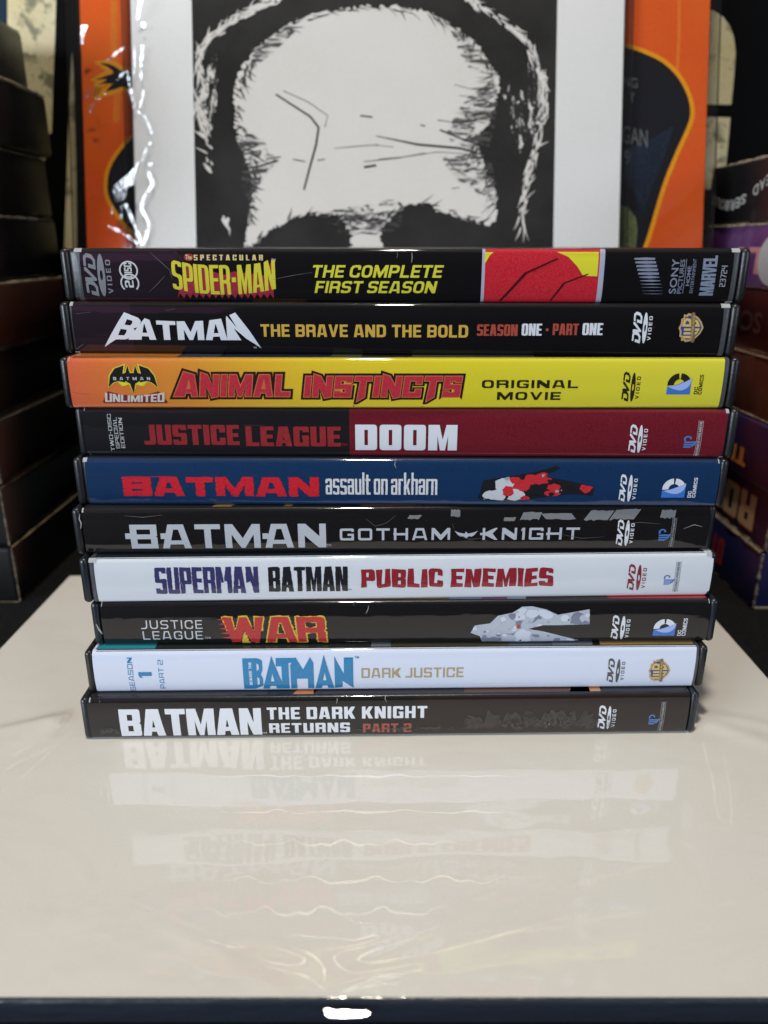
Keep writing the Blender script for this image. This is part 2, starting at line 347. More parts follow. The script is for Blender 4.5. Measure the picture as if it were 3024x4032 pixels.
STACK = [  # x, y, yaw in degrees (top case first)
 (4.02, 219.97, -2.58), (2.80, 218.14, -2.37), (4.31, 213.3, -.18), (5.94, 213.81, -1.02), (4.55, 211.69, -.55),
 (3.61, 210.66, .96), (5.11, 208.08, 1.53), (6.66, 206.9, .65), (4.33, 203.57, .98), (2.41, 200.27, 1.01)]
class Case:
    def __init__(s, i, label):
        x, y, yaw = STACK[i]; s.z = (9-i)*TOPZ; s.yaw = math.radians(yaw); s.o = Vector((x, y, s.z))
        s.root = thing('dvd_case', label, 'DVD case', (x, y, s.z), (0, 0, s.yaw), 'DVD cases in the stack')
        s.ax = Vector((math.cos(s.yaw), math.sin(s.yaw), 0)); s.n = Vector((math.sin(s.yaw), -math.cos(s.yaw), 0)); s.k = 0
    def loc(s, u, v):
        p = hit(u, v, s.o+s.n*.25, s.n)-s.o; return p.dot(s.ax), p.z
    def x(s, u): return s.loc(u, s.vm)[0]
    def shell(s, mat):
        b = rbox('shell', -92.6, 92.6, .12, 135, .05, H-.0, 1.35, mat, s.root)
        for q in (-1, 1):
            rbox('end_lip', min(q*92.3, q*95), max(q*92.3, q*95), -.05, 135.2, .0, H, 1.25, mat, s.root)
    def put(s, name, geo, rect, mat, rot=False, layer=1, parent=None, label=None, top=False):
        """geo: list of glyphs (unit square) or one ready (verts, faces); rect in photo pixels x0,y0,x1,y1"""
        x0, y0, x1, y1 = rect; xm, ym = (x0+x1)/2, (y0+y1)/2
        a0, a1 = s.loc(x0, ym)[0], s.loc(x1, ym)[0]; b1, b0 = s.loc(xm, y0)[1], s.loc(xm, y1)[1]
        parts = [geo] if isinstance(geo, tuple) else [tess(g) for g in geo]
        bm = bmesh.new()
        for vs, fs in parts:
            s.k += 1
            d = -(.03+layer*.035+(s.k % 9)*.003)
            pts = [(a1-(a1-a0)*v, b0+(b1-b0)*u) if rot else (a0+(a1-a0)*u, b0+(b1-b0)*v) for u, v in vs]
            bv = [bm.verts.new((px, d, pz)) for px, pz in pts]
            for f in fs:
                try: bm.faces.new([bv[i] for i in f])
                except ValueError: pass
        for z in LV:
            bmesh.ops.bisect_plane(bm, geom=bm.verts[:]+bm.edges[:]+bm.faces[:], plane_co=(0, 0, z), plane_no=(0, 0, 1), dist=1e-6)
        for v in bm.verts:
            z = v.co.z; v.co.y += bowl(z)
            if z < R: z = max(z, .03); v.co.y += R-math.sqrt(max(R*R-(R-z)**2, 0)); v.co.z = z
            if z > H-R: z = min(z, H-.03); v.co.y += R-math.sqrt(max(R*R-(z-H+R)**2, 0)); v.co.z = z
            v.co *= M
        bmesh.ops.recalc_face_normals(bm, faces=bm.faces[:])
        for f in bm.faces:
            f.smooth = True
            if f.normal.y > 0: f.normal_flip()
        me = bpy.data.meshes.new(name); bm.to_mesh(me); bm.free(); me.materials.append(mat)
        ns = []
        for v in me.vertices:
            z = v.co.z/M
            if z < R: a_ = math.acos(max(min(1-z/R, 1), -1)); ns.append((0, -math.sin(a_), -math.cos(a_)))
            elif z > H-R: a_ = math.acos(max(min(1-(H-z)/R, 1), -1)); ns.append((0, -math.sin(a_), math.cos(a_)))
            else:
                q = (z-H/2)/(H/2-R); dz = .40*3*q*abs(q)/(H/2-R); ns.append(Vector((0, -1, dz)).normalized()[:])
        me.normals_split_custom_set_from_vertices(ns)
        o = bpy.data.objects.new(name, me); COL.objects.link(o); o.parent = parent or s.root
        if label: o['label'] = label
        return o

def line(c, name, pts, wd, mat, layer=6):
    g = strip(pts, wd)[0]; xs = [p[0] for p in g]; ys = [p[1] for p in g]; x0, x1, y0, y1 = min(xs), max(xs), min(ys), max(ys)
    return c.put(name, [[[((x-x0)/(x1-x0), (y1-y)/(y1-y0)) for x, y in g]]], (x0, y0, x1, y1), mat, layer=layer)
def strip(pts, wd):
    n = len(pts); L = []; Rr = []
    for i, (x, y) in enumerate(pts):
        a = pts[max(i-1, 0)]; b2 = pts[min(i+1, n-1)]; dx, dy = b2[0]-a[0], b2[1]-a[1]; l = math.hypot(dx, dy) or 1
        ww = wd(i/(n-1)) if callable(wd) else wd
        L.append((x-dy/l*ww/2, y+dx/l*ww/2)); Rr.append((x+dy/l*ww/2, y-dx/l*ww/2))
    return [L+Rr[::-1]]
def blobs(c, env, rect, cols, per, seed, name='cover_panel_colour'):
    """plain abstract cluster of soft shapes inside an outline (unit square)"""
    rn = random.Random(seed)
    def inside(x, y):
        r = False; j = len(env)-1
        for i in range(len(env)):
            if (env[i][1] > y) != (env[j][1] > y) and x < (env[j][0]-env[i][0])*(y-env[i][1])/(env[j][1]-env[i][1])+env[i][0]: r = not r
            j = i
        return r
    for li, (mt, s0, s1_) in enumerate(cols):
        gs = []
        while len(gs) < per:
            x, y = rn.random(), rn.random()
            if not inside(x, y): continue
            rx = rn.uniform(s0, s1_); ry = rx*rn.uniform(1.4, 3.0); a = rn.uniform(-.5, .5)
            pts = []
            for k in range(14):
                t_ = 2*math.pi*k/14; w_ = 1+rn.uniform(-.16, .16); px, py = rx*math.cos(t_)*w_, ry*math.sin(t_)*w_
                qx, qy = x+px-py*a*.25, y+py+px*a
                for _ in range(6):
                    if inside(qx, qy): break
                    qx, qy = qx+(x-qx)*.3, qy+(y-qy)*.3
                pts.append((qx, qy))
            gs.append([pts])
        c.put(name, gs, rect, mt, layer=2+li*1.1) if False else _puts(c, name, gs, rect, mt, 2+li)
def _puts(c, name, gs, rect, mt, layer):
    # keep every glyph's place in the unit square
    c.k = 0; return c.put(name, gs, rect, mt, layer=layer)
WHT = (.66, .68, .72)
def ell(cx, cy, rx, ry, n=32): return [(cx+rx*math.cos(2*math.pi*i/n), cy+ry*math.sin(2*math.pi*i/n)) for i in range(n)]
def dvd_logo(c, lx0, lx1, dx0, dx1, vx0, vx1, y0, y1, vy0, vy1, col, name='dvd_logo'):
    m = sleeved(col, .2)
    D = lambda x, w: [[(x, 0), (x+w*.7, 0), (x+w, .28), (x+w, .72), (x+w*.72, 1), (x+.03, 1), (x+.03, .80), (x+w*.62, .80), (x+w*.72, .66), (x+w*.70, .34), (x+w*.55, .20), (x+w*.28, .2), (x+w*.28, .62), (x, .62)]]
    V = [[(.98, 0), (1.10, 0), (1.62, .8), (1.62, 1), (1.42, 1), (1.10, .38), (.98, 1), (.70, 1)]]
    gs = unit(shear([D(0, .86), V, D(1.66, .86)], .22))
    o = c.put(name, gs, (lx0, y0, lx1, y1), m, True)
    c.put('disc_symbol', [[ell(.5, .5, .5, .5), ell(.5, .5, .12, .2, 18)]], (dx0, y0+3, dx1, y1), m, True, parent=o)
    c.put('video_lettering', K('VIDEO', w=.8, a=.2, b=.18, r=.25, gap=.42), (vx0, vy0, vx1, vy1), m, True, parent=o)
def arc(cx, cy, r, a0, a1, n=14): return [(cx+r*math.cos(math.radians(a0+(a1-a0)*i/n)), cy+r*math.sin(math.radians(a0+(a1-a0)*i/n))) for i in range(n+1)]
def dc_logo(c, rect, dark, txt, dcr, cor):
    def ring(a0, a1): return [arc(.5, .44, .5, a0, a1)+arc(.5, .44, .23, a1, a0)]
    # page background (the D) in blue, ring of the C, curled page
    blue = [[(0, 0), (1, 0), (1, .72), (.92, .70), (.3, .42), (0, .36)]]
    sq = lambda g: [[[(x, min(y/.94, 1)) for x, y in l] for l in q] for q in g]
    o = c.put('comics_logo', [blue], rect, sleeved((.035, .16, .52), .2), layer=1)
    c.put('logo_ring', sq([ring(28, 84), ring(96, 186)]), rect, sleeved(dark, .2), layer=2, parent=o)
    curl = [[(.05, .36), (.35, .42), (.68, .56), (1.0, .76)]+[(1, .6), (.94, .42), (.82, .28), (.66, .2), (.48, .2), (.3, .25)]]
    c.put('page_curl', [curl], rect, sleeved((.33, .43, .78), .2), layer=3, parent=o)
    c.put('logo_lettering', K('DC', w=.68, a=.19, b=.17, r=.3, gap=.12), dcr, sleeved(txt, .2), True, parent=o)
    c.put('logo_lettering', K('COMICS', w=.68, a=.19, b=.17, r=.3, gap=.13), cor, sleeved(txt, .2), True, parent=o)
def wb_logo(c, rect):
    sh = [(.5, 0), (.30, .10), (.14, .26), (.04, .46), (0, .66), (.06, .74), (.04, .84), (.16, .84), (.20, .93), (.36, .93), (.5, 1), (.64, .93), (.80, .93), (.84, .84), (.96, .84), (.94, .74), (1, .66), (.96, .46), (.86, .26), (.70, .10)]
    o = c.put('shield_logo', [[sh]], rect, sleeved((.48, .33, .12), .2), True)
    c.put('shield_field', [[[(x*.84+.08, y*.84+.08) for x, y in sh]]], rect, sleeved((.02, .045, .28), .2), True, 2, o)
    W = [[(.14, .78), (.22, .78), (.22, .4), (.27, .35), (.27, .78), (.35, .78), (.35, .28), (.40, .24), (.40, .78), (.48, .78), (.48, .14), (.3, .24), (.14, .45)]]
    B = [[(.54, .86), (.74, .84), (.84, .72), (.80, .58), (.84, .46), (.74, .26), (.54, .14)], [(.62, .76), (.71, .74), (.75, .68), (.70, .6), (.62, .6)], [(.62, .5), (.70, .5), (.74, .42), (.68, .32), (.62, .3)]]
    c.put('shield_letters', [W, B], rect, sleeved((.62, .45, .08), .2), True, 3, o)
    c.put('banner', [[[(-.02, .36), (.02, .46), (.98, .56), (1.04, .48), (1.0, .40), (.04, .30)]]], rect, sleeved((.20, .12, .05), .3), True, 4, o)
    c.put('banner_lettering', T('WARNER BROS', .02), (rect[0]+(rect[2]-rect[0])*.52, rect[1]+8, rect[0]+(rect[2]-rect[0])*.60, rect[3]-6), sleeved((.50, .36, .14), .3), True, 5, o)
def wp_logo(c, rect, tx0, tx1, ty0, ty1, txt):
    bl = sleeved((.06, .17, .45), .2)
    W = [[(.0, .95), (.14, .95), (.14, .4), (.2, .34), (.2, .95), (.34, .95), (.34, .3), (.4, .26), (.4, .95), (.54, .95), (.54, .2), (.62, .0), (.2, .2), (.0, .5)]]
    P = [[(.6, .98), (.86, .98), (1, .8), (1, .6), (.88, .45), (.72, .45), (.72, .56), (.84, .58), (.9, .68), (.86, .82), (.74, .86), (.60, .84)]]
    o = c.put('pen_logo', [W, P], rect, bl, True)
    m = sleeved(txt, .2); ym = (ty0+ty1)/2; h = ty1-ty0
    c.put('logo_lettering', K('WARNER PREMIERE', w=.62, a=.17, b=.15, r=.15, gap=.13, space=.25), (tx0+3.5, ty0+1, tx1-3.5, ty1-1), m, True, parent=o)
    c.put('logo_rule', [[[(0, 0), (1, 0), (1, .07), (0, .07)]], [[(0, .93), (1, .93), (1, 1), (0, 1)]]], (tx0-1, ty0, tx1+1, ty1), m, True, parent=o)

BLACKP = plain('black_polypropylene', (.006, .0065, .0075), .38, 0, .08, 900, .6)
GREYP = plain('charcoal_polypropylene', (.008, .009, .012), .38, 0, .08, 900, .6)
NAVYP = plain('blue_black_polypropylene', (.006, .010, .018), .36, 0, .08, 900, .6)
SLV = film('clear_sleeve_film', (.72, .75, .8), 1.2, .10, .08, .5, 90)
WRAPF = film('loose_shrink_wrap', (.86, .88, .9), 1.6, .06, .03, .9, 160)
FOLD = plain('folded_film_highlight', (.42, .43, .43), .25, .8, .3, 300)
def ins(c, segs, film_l=-91.6, film_r=91.6):
    """printed insert in one or more coloured lengths, then the clear sleeve left bare at both ends; x in photo pixels"""
    xs = [c.x(s_[0]) if abs(s_[0]) > 100 else s_[0] for s_ in segs]
    xe = segs[-1][2]; xe = c.x(xe) if abs(xe) > 100 else xe
    for i, s_ in enumerate(segs):
        a = xs[i]; b = xs[i+1] if i+1 < len(segs) else xe
        wrap('insert', a, b, s_[1], c.root, 0, 128, 1)
    if xs[0]-film_l > .6: wrap('sleeve_margin', film_l, xs[0]-.05, SLV, c.root, .07, 128, 1)
    if film_r-xe > .6: wrap('sleeve_margin', xe+.05, film_r, SLV, c.root, .07, 128, 1)
    for q, a, b in ((0, film_l, xs[0]+.4), (1, xe-.4, film_r)):
        for zz in (0, 1):
            if random.random() < (.85 if zz == 0 else .35):
                pr = [p for p in profile(.11) if (p[1] > H-1.45 and p[0] < 1.4 if zz == 0 else p[1] < 1.0 and p[0] < 1.3)]
                e = random.uniform(.2, 1.2); vs = [(x+(e if k else -e)*.3, y, z) for k, x in enumerate((a, b)) for y, z in pr]; n = len(pr)
                link('sleeve_fold_highlight', vs, [(k, n+k, n+k+1, k+1) for k in range(n-1)], FOLD, c.root, True)  # pale colour stands in for the highlight on the folded sleeve corner
def art(c, patches):
    """printed colours of the front cover, on the top face just behind the spine edge; x in photo pixels (or mm when small)"""
    c.vm = c.vtop
    for u0, u1, col, sk in patches:
        a, b = c.x(u0), c.x(u1); y0, y1 = 1.75, 26
        m = sleeved(col, .3, key='cover')
        link('cover_art', [(a, y0, H+.025), (b, y0, H+.025), (b+sk, y1, H+.025), (a+sk, y1, H+.025)], [(0, 1, 2, 3)], m, c.root)
CASES = []
def mk(i, label, vmid, vtop, shell):
    c = Case(i, label); CASES.append(c); c.vm = vmid; c.vtop = vtop; c.shell(shell); return c
random.seed(3)
white = sleeved(WHT, .15)
yel = sleeved((.62, .58, .035), .2); gold = sleeved((.58, .36, .05), .2); rust = sleeved((.36, .055, .03), .3)
blk = sleeved((.005, .0045, .0055), .22); red = sleeved((.52, .012, .03), .2); greym = (.20, .21, .23)

# 1 -- spider cartoon season box
c = mk(0, 'black DVD case on top of the stack with yellow SPIDER-MAN lettering and red panel', 1090, 1000, BLACKP)
silver = sleeved((.38, .38, .48), .2); panel = sleeved((.50, .006, .018), .2)
pur_sheen = sleeved((.014, .007, .013), .3)  # violet reflection at the spine's left end, painted into the insert colour
ins(c, [(322, pur_sheen, 0), (700, blk, 0), (1896, silver, 0), (1908, panel, 0), (2356, silver, 0), (2376, blk, 90.3)], -90.5)
dvd_logo(c, 335, 381, 386, 415, 421, 440, 996, 1167, 1023, 1156, greym)
m = sleeved((.56, .56, .56), .2)
for cy in (1064, 1114):
    c.put('disc_ring', [[ell(.5, .5, .5, .5, 40) if cy == 1064 else arc(.5, .5, .5, -137, 137, 40)+arc(.5, .5, .42, 137, -137, 40)] + ([ell(.5, .5, .42, .42, 40)] if cy == 1064 else [])],
          (470+(cy-1064)*.11, cy-37, 544+(cy-1064)*.11, cy+37), m, True)
c.put('disc_lettering', K('DISC', w=.5, a=.17, b=.15, r=.12, gap=.07), (490, 1035, 520, 1093), m, True)
c.put('disc_lettering', K('2', w=.55, a=.17, b=.15, r=.16), (493, 1104, 527, 1132), m, True)
# red shadow behind the title
def spid(x, y):                                     # big first and last letters, sagging middle
    e = abs(x-.5)*2; top = .84+.16*e**3; bot = .0+.17*(e**2)
    if x > .9: top = .98
    return (x, bot+(top-bot)*y)
tt = warp(K('SPIDER-MAN', w=.42, a=.145, b=.11, r=.2, gap=.035), spid)
shd = [[[(x+ .012, y-.12) for x, y in offset_loop(l, .016) ]for l in g[:1]] for g in tt]
c.put('title_shadow', [[[(.02+.96*i/30, -.02+.0*i + (.10 if i % 2 else -.05)) for i in range(31)]+[(1, .82), (.97, .98), (.9, .6), (.6, .72), (.5, .62), (.3, .8), (.12, .9), (.08, .5)]]], (684, 1030, 1082, 1166), sleeved((.30, .012, .03), .35), layer=1)
c.put('title', tt, (679, 1021, 1085, 1160), sleeved((.60, .54, .03), .2), layer=3)
c.put('title_blob', [[ell(.5, .5, .5, .5)]], (724, 998, 762, 1028), sleeved((.26, .01, .02), .2), layer=1)
c.put('title_lettering', T('The', .02), (729, 1003, 755, 1022), sleeved((.62, .5, .2), .2), layer=2)
c.put('title_lettering', K('SPECTACULAR', w=.5, a=.2, b=.16, r=.1, gap=.36), (763, 1003, 1035, 1025), sleeved((.62, .5, .2), .2), layer=2)
c.put('trademark', T('TM'), (1068, 1019, 1084, 1029), m)
c.put('subtitle', K('THE COMPLETE', w=.78, a=.2, b=.18, r=.36, gap=.12, space=.3, sh=.2), (1233, 1044, 1748, 1093), yel)
c.put('subtitle', K('FIRST SEASON', w=.78, a=.2, b=.18, r=.36, gap=.12, space=.3, sh=.2), (1238, 1107, 1723, 1154), yel)
# plain stand-in picture: yellow ground above a red rounded mass
yl = sleeved((.66, .62, .02), .15)
c.put('cover_panel_colour', [[[(0, 0), (0, 1), (.6, 1), (.34, .72), (.14, .3)]]], (1909, 993, 1965, 1040), yl)
c.put('cover_panel_colour', [[[(0, 1), (1, 1), (1, .0), (.66, .03), (.5, .42), (.28, .8)]]], (2190, 992, 2355, 1088), yl)
dk = sleeved((.05, .006, .01), .2)
for pts in ([(.02, .0), (.05, .0), (.30, .62), (.62, .95), (.60, .97), (.27, .64)], [(.55, 0), (.57, 0), (.70, .4), (.93, .60), (.93, .63), (.68, .42)]):
    c.put('cover_panel_line', [[pts]], (1960, 1010, 2340, 1186), dk, layer=2)
# film company mark: tapering stripes
lg = sleeved((.20, .22, .30), .2)
ys = [0, .10, .205, .31, .42, .52, .62, .72, .81, .91, 1]
for k, q in enumerate(ys):
    x0 = .02+.36*q; h = [.075, .08, .085, .085, .085, .075, .055, .035, .02, .014, .014][k]
    sh = [(x0, 1-q-h*.1), (x0+.33, 1-q-h*.5), (x0+.60, 1-q-h*.1), (x0+.60, 1-q+h*.1), (x0+.33, 1-q+h*.5), (x0, 1-q+h*.1)]
    if k < 5: sh = [(x0, 1-q-h*.3), (x0+.33, 1-q-h*.5), (x0+.60, 1-q-h*.35), (x0+.60, 1-q+h*.35), (x0+.33, 1-q+h*.5), (x0, 1-q+h*.3)]
    c.put('stripe_logo', [[sh]], (2488, 1019, 2623, 1157), lg)
c.put('studio_lettering', T('SONY', .012, 1.05), (2640, 1019, 2668, 1156), lg, True)
c.put('studio_lettering', T('PICTURES', .004), (2672, 1022, 2690, 1156), lg, True)
c.put('studio_rule', [[[(0, 0), (1, 0), (1, 1), (0, 1)]]], (2695, 1019, 2697, 1155), lg, True)
c.put('studio_lettering', T('HOME', .01), (2703, 1048, 2718, 1125), lg, True)
c.put('studio_lettering', T('ENTERTAINMENT', 0), (2722, 1019, 2735, 1154), lg, True)
c.put('studio_lettering', K('MARVEL', w=.5, a=.2, b=.17, r=.08, gap=.0), (2762, 1006, 2817, 1164), sleeved((.19, .22, .30), .3), True)
c.put('catalogue_number', K('23724', w=.52, a=.13, b=.11, r=.18, gap=.12), (2836, 1046, 2859, 1129), sleeved((.3, .32, .36), .2), True)
art(c, [(420, 900, (.35, .10, .03), 0), (2000, 2300, (.30, .28, .05), 4)])

# 2
c = mk(1, 'black DVD case reading BATMAN THE BRAVE AND THE BOLD, second from the top', 1300, 1212, BLACKP)
ins(c, [(290, pur_sheen, 0), (520, blk, 2840)])
def bold_(x, y):
    e = 2*x-1; top = .72+.28*abs(e)**2.6; bot = .22-.0*e
    if y < .02 and (x < .13 or x > .93): pass
    return (x+(.10*(y-.5) if x < .2 else (-.10*(y-.5) if x > .85 else 0))*1.0, bot+(top-bot)*y)
g = K('BATMAN', w=.72, a=.235, b=.2, r=.24, gap=.05)
g[0] = [[(.0, -.28), (.06, .0-.02), (.11, -.02), (.165, .1), (.17, .34), (.145, .5), (.18, .62), (.19, .84), (.15, 1.0), (.0+.045, 1.02), (.035, .5)], [(.075, .2), (.075, .42), (.11, .42), (.118, .3), (.11, .2)], [(.085, .6), (.085, .82), (.125, .82), (.135, .7), (.125, .6)]]
g[0] = [rounded([(0, -.26), (.07, .02, .03), (.135, .0, .04), (.172, .12, .04), (.172, .42, .05), (.155, .5), (.182, .58, .05), (.182, .84, .05), (.15, .97, .03), (.045, 1.02)]), [(.068, .18), (.068, .42), (.112, .42), (.118, .3), (.112, .18)], [(.082, .6), (.082, .82), (.122, .80), (.130, .7), (.122, .6)]]
n0 = .835
g[-1] = [[(n0, 0), (n0+.052, 0), (n0+.052, .50), (.93, .06), (1.0, -.28), (.985, .3), (.955, 1.02), (.91, 1.0), (.91, .48), (n0+.055, 1.0), (n0, .98)]]
c.put('title', unit(warp(g, bold_)), (404, 1230, 1025, 1370), white)
c.put('trademark', T('TM'), (998, 1366, 1010, 1372), white)
c.put('subtitle', K('THE BRAVE AND THE BOLD', w=.74, a=.22, b=.18, r=.3, gap=.12, space=.36), (1027, 1278, 1843, 1327), gold)
c.put('season_lettering', K('SEASON', w=.5, a=.2, b=.15, r=.16, gap=.05), (1878, 1277, 2038, 1322), rust)
c.put('season_lettering', K('ONE', w=.5, a=.2, b=.15, r=.16, gap=.05), (2054, 1274, 2133, 1321), white)
c.put('season_lettering', [[ell(.5, .5, .5, .5, 12)]], (2148, 1292, 2160, 1304), rust)
c.put('season_lettering', K('PART', w=.5, a=.2, b=.15, r=.16, gap=.05), (2176, 1274, 2278, 1319), rust)
c.put('season_lettering', K('ONE', w=.5, a=.2, b=.15, r=.16, gap=.05), (2293, 1272, 2373, 1319), white)
dvd_logo(c, 2492, 2525, 2530, 2548, 2552, 2565, 1227, 1352, 1245, 1340, WHT)
wb_logo(c, (2671, 1233, 2769, 1347))
art(c, [(280, 720, (.24, .06, .03), 0), (905, 985, (.02, .04, .18), 0), (985, 1200, (.35, .16, .03), 0), (1500, 1700, (.02, .06, .04), 0)])

# 3
c = mk(2, 'yellow and orange DVD case reading ANIMAL INSTINCTS, third from the top', 1520, 1424, BLACKP)
gr = sleeved((.7, .6, .03), .15, [(0, (.62, .10, .04)), (.06, (.62, .14, .025)), (.2, (.62, .24, .015)), (.36, (.66, .46, .012)), (.6, (.66, .56, .012)), (1, (.66, .60, .035))], 'grad')
ins(c, [(275, gr, 2843)], -91.8)
bat = [(0, 770), (-12, 770), (-22, 727), (-36, 768), (-55, 775), (-45, 726), (-100, 745), (-130, 785), (-146, 852), (-115, 825), (-85, 816), (-64, 838), (-40, 816), (-15, 832)]
bat = bat+[(0, 892)]+[(-x, y) for x, y in bat[:0:-1]]
bat = [((x+146)/292, (892-y)/165) for x, y in bat]
ble = offset_loop(bat, .03)
er = (425, 1439, 619, 1551)
c.put('bat_emblem', [[ble]], er, sleeved((.62, .50, .03), .2))
c.put('bat_emblem', [[bat]], er, sleeved((.012, .011, .014), .2), layer=2)
for q in (-1, 1): c.put('emblem_patch', [[[(.5+q*.05, .36), (.5+q*.19, .28), (.5+q*.30, .46), (.5+q*.18, .42)]]], er, yl, layer=3)
c.put('emblem_lettering', K('BATMAN', w=.8, a=.2, b=.2, r=.1, gap=.9), (447, 1484, 592, 1496), sleeved((.5, .5, .5), .2), layer=4)
bn = [(.10, .98), (.3, .70), (.5, .62), (.7, .70), (.90, .98), (1, .0), (0, .0)]
c.put('banner', [[[(0, .1), (.1, 1), (.3, .72), (.5, .64), (.7, .72), (.88, 1), (1, .1), (.98, 0), (.02, 0)]]], (402, 1540, 658, 1588), sleeved((.16, .02, .03), .2), layer=1)
c.put('banner_lettering', warp(K('UNLIMITED', w=.6, a=.2, b=.18, r=.05, gap=.06, sh=.1), lambda x, y: (x, y*(.68+.32*abs(2*x-1)**1.5))), (412, 1545, 650, 1583), sleeved((.60, .52, .46), .2), layer=2)
def animal(word, rect):
    gs = K(word, w=.80, a=.25, b=.205, r=.0, gap=.13, sh=.12)
    asp = (rect[3]-rect[1])/(rect[2]-rect[0])
    def sp(x, y): return (x, y)
    def off(gs, d):
        out = []
        for g_ in gs:
            l = [(x/asp, y) for x, y in g_[0]]; o_ = [(x*asp, y) for x, y in offset_loop(l, d)]; out.append([o_])
        return out
    # every T ends in a long slanting point, A and N carry raised points
    i = 0; it = [ch for ch in word if ch != ' ']
    for n_, ch in enumerate(it):
        l = gs[n_][0]
        if ch == 'T': gs[n_][0] = [(x-(.012 if y < .01 and k_ == 0 else 0), (-.22 if k_ == 0 else (.0)) if y < .01 else y) for k_, (x, y) in enumerate(l)]
        if ch == 'N': gs[n_][0] = [(x, 1.10 if (k_ == len(l)-1) else (-.0 if k_ != 3 else -.06)) if (k_ in (len(l)-1, 3)) else (x, y) for k_, (x, y) in enumerate(l)]
    if it[0] == 'A':
        l = gs[0][0]; l[0] = (l[0][0]-.045, l[0][1]); l[-1] = (l[-1][0], 1.14)
    c.put('title_outline', off(gs, .15), rect, sleeved((.02, .010, .012), .2), layer=1)
    c.put('title_edge', off(gs, .045), rect, sleeved((.50, .13, .03), .2), layer=2)
    c.put('title', gs, rect, sleeved((.46, .015, .035), .2), layer=3)
animal('ANIMAL', (702, 1476, 1140, 1560)); animal('INSTINCTS', (1196, 1482, 1819, 1562))
c.put('subtitle', K('ORIGINAL', w=1.15, a=.27, b=.21, r=.36, gap=.26), (1897, 1496, 2276, 1528), sleeved((.02, .018, .01), .1))
c.put('subtitle', K('MOVIE', w=1.15, a=.27, b=.21, r=.36, gap=.26), (1957, 1543, 2207, 1575), sleeved((.02, .018, .01), .1))
dvd_logo(c, 2451, 2478, 2483, 2500, 2504, 2518, 1463, 1582, 1482, 1571, (.02, .018, .01))
dc_logo(c, (2627, 1469, 2720, 1553), (.02, .018, .01), (.02, .018, .01), (2732, 1523, 2746, 1552), (2751, 1475, 2766, 1553))
art(c, [(275, 690, (.60, .20, .02), 0), (690, 860, (.06, .07, .10), 3), (860, 1300, (.02, .03, .06), 0), (1300, 1420, (.10, .13, .10), 2), (1620, 1880, (.12, .13, .08), 3), (1880, 2110, (.10, .10, .10), 0)])

# 4
c = mk(3, 'half black, half dark red DVD case reading JUSTICE LEAGUE DOOM below the yellow case', 1715, 1630, GREYP)
dred = sleeved((.14, .004, .013), .3)
ins(c, [(333, sleeved((.011, .010, .012), .3), 0), (1376, dred, 2855)])
m = sleeved((.42, .42, .43), .2)
c.put('edition_lettering', K('TWO-DISC', w=.75, a=.15, b=.14, r=.12, gap=.12), (429, 1630, 444, 1776), m, True)
c.put('edition_lettering', K('SPECIAL', w=.75, a=.15, b=.14, r=.12, gap=.12), (451, 1642, 466, 1766), m, True)
c.put('edition_lettering', K('EDITION', w=.75, a=.15, b=.14, r=.12, gap=.12), (472, 1645, 487, 1764), m, True)
m = sleeved((.26, .012, .016), .3)
c.put('title', K('JUSTICE', w=.6, a=.24, b=.19, r=.1, gap=.06), (567, 1672, 943, 1751), m)
c.put('title', K('LEAGUE', w=.6, a=.24, b=.19, r=.1, gap=.06), (968, 1679, 1342, 1757), m)
c.put('trademark', T('TM'), (1344, 1746, 1368, 1757), m)
c.put('title', K('DOOM', w=.86, a=.36, b=.2, r=.13, gap=.10), (1399, 1672, 1800, 1773), white)
dvd_logo(c, 2478, 2506, 2511, 2528, 2532, 2546, 1670, 1784, 1688, 1774, WHT)
wp_logo(c, (2690, 1716, 2746, 1763), 2743, 2760, 1656, 1797, (.45, .42, .43))

# 5
c = mk(4, 'dark blue DVD case reading BATMAN assault on arkham in the middle of the stack', 1905, 1820, GREYP)
ins(c, [(343, sleeved((.003, .026, .085), .25), 2828)])
def rough(gs, d=.012, L=.05, seed=1):
    rn = random.Random(seed); return [[[(x+rn.uniform(-d, d)*.2, y+rn.uniform(-d, d)) for x, y in subdiv(l, L)] for l in g_] for g_ in gs]
c.put('title', rough(K('BATMAN', w=1.3, a=.40, b=.26, r=.0, gap=.10), .02, .02, 4), (485, 1878, 1256, 1953), sleeved((.52, .003, .015), .25))
c.put('title_stroke', [[[(0, .3), (.2, .9), (.5, .6), (.75, 1), (1, .5), (.7, .2), (.3, .0)]]], (478, 1873, 700, 1879), sleeved((.30, .008, .03), .3))
c.put('subtitle', rough(K('assault on arkham', w=.31, a=.105, b=.10, r=.08, gap=.045, space=.12), .008, .05, 6), (1282, 1860, 1722, 1947), sleeved((.60, .60, .62), .5))
# plain colour shapes where the spine has a printed figure
rd, wh2, bk2 = sleeved((.50, .012, .02), .2), sleeved((.52, .54, .58), .2), sleeved((.012, .012, .016), .2)
fr = (1884, 1832, 2341, 1980)
env = [(.0, .10), (.04, .6), (.14, .66), (.28, .72), (.5, .84), (.66, .99), (.70, .92), (.55, .72), (.8, .58), (1, .44), (.99, .2), (.8, .24), (.5, .12), (.25, .02)]
c.put('cover_panel_colour', [[env]], fr, bk2, layer=1)
blobs(c, env, fr, ((rd, .06, .11), (wh2, .05, .09), (rd, .03, .06), (bk2, .012, .05), (sleeved((.3, .31, .34), .2), .006, .02)), 5, 16)
dvd_logo(c, 2440, 2464, 2472, 2488, 2493, 2506, 1866, 1976, 1884, 1967, WHT)
dc_logo(c, (2607, 1883, 2698, 1959), WHT, WHT, (2707, 1933, 2721, 1959), (2728, 1880, 2742, 1959))

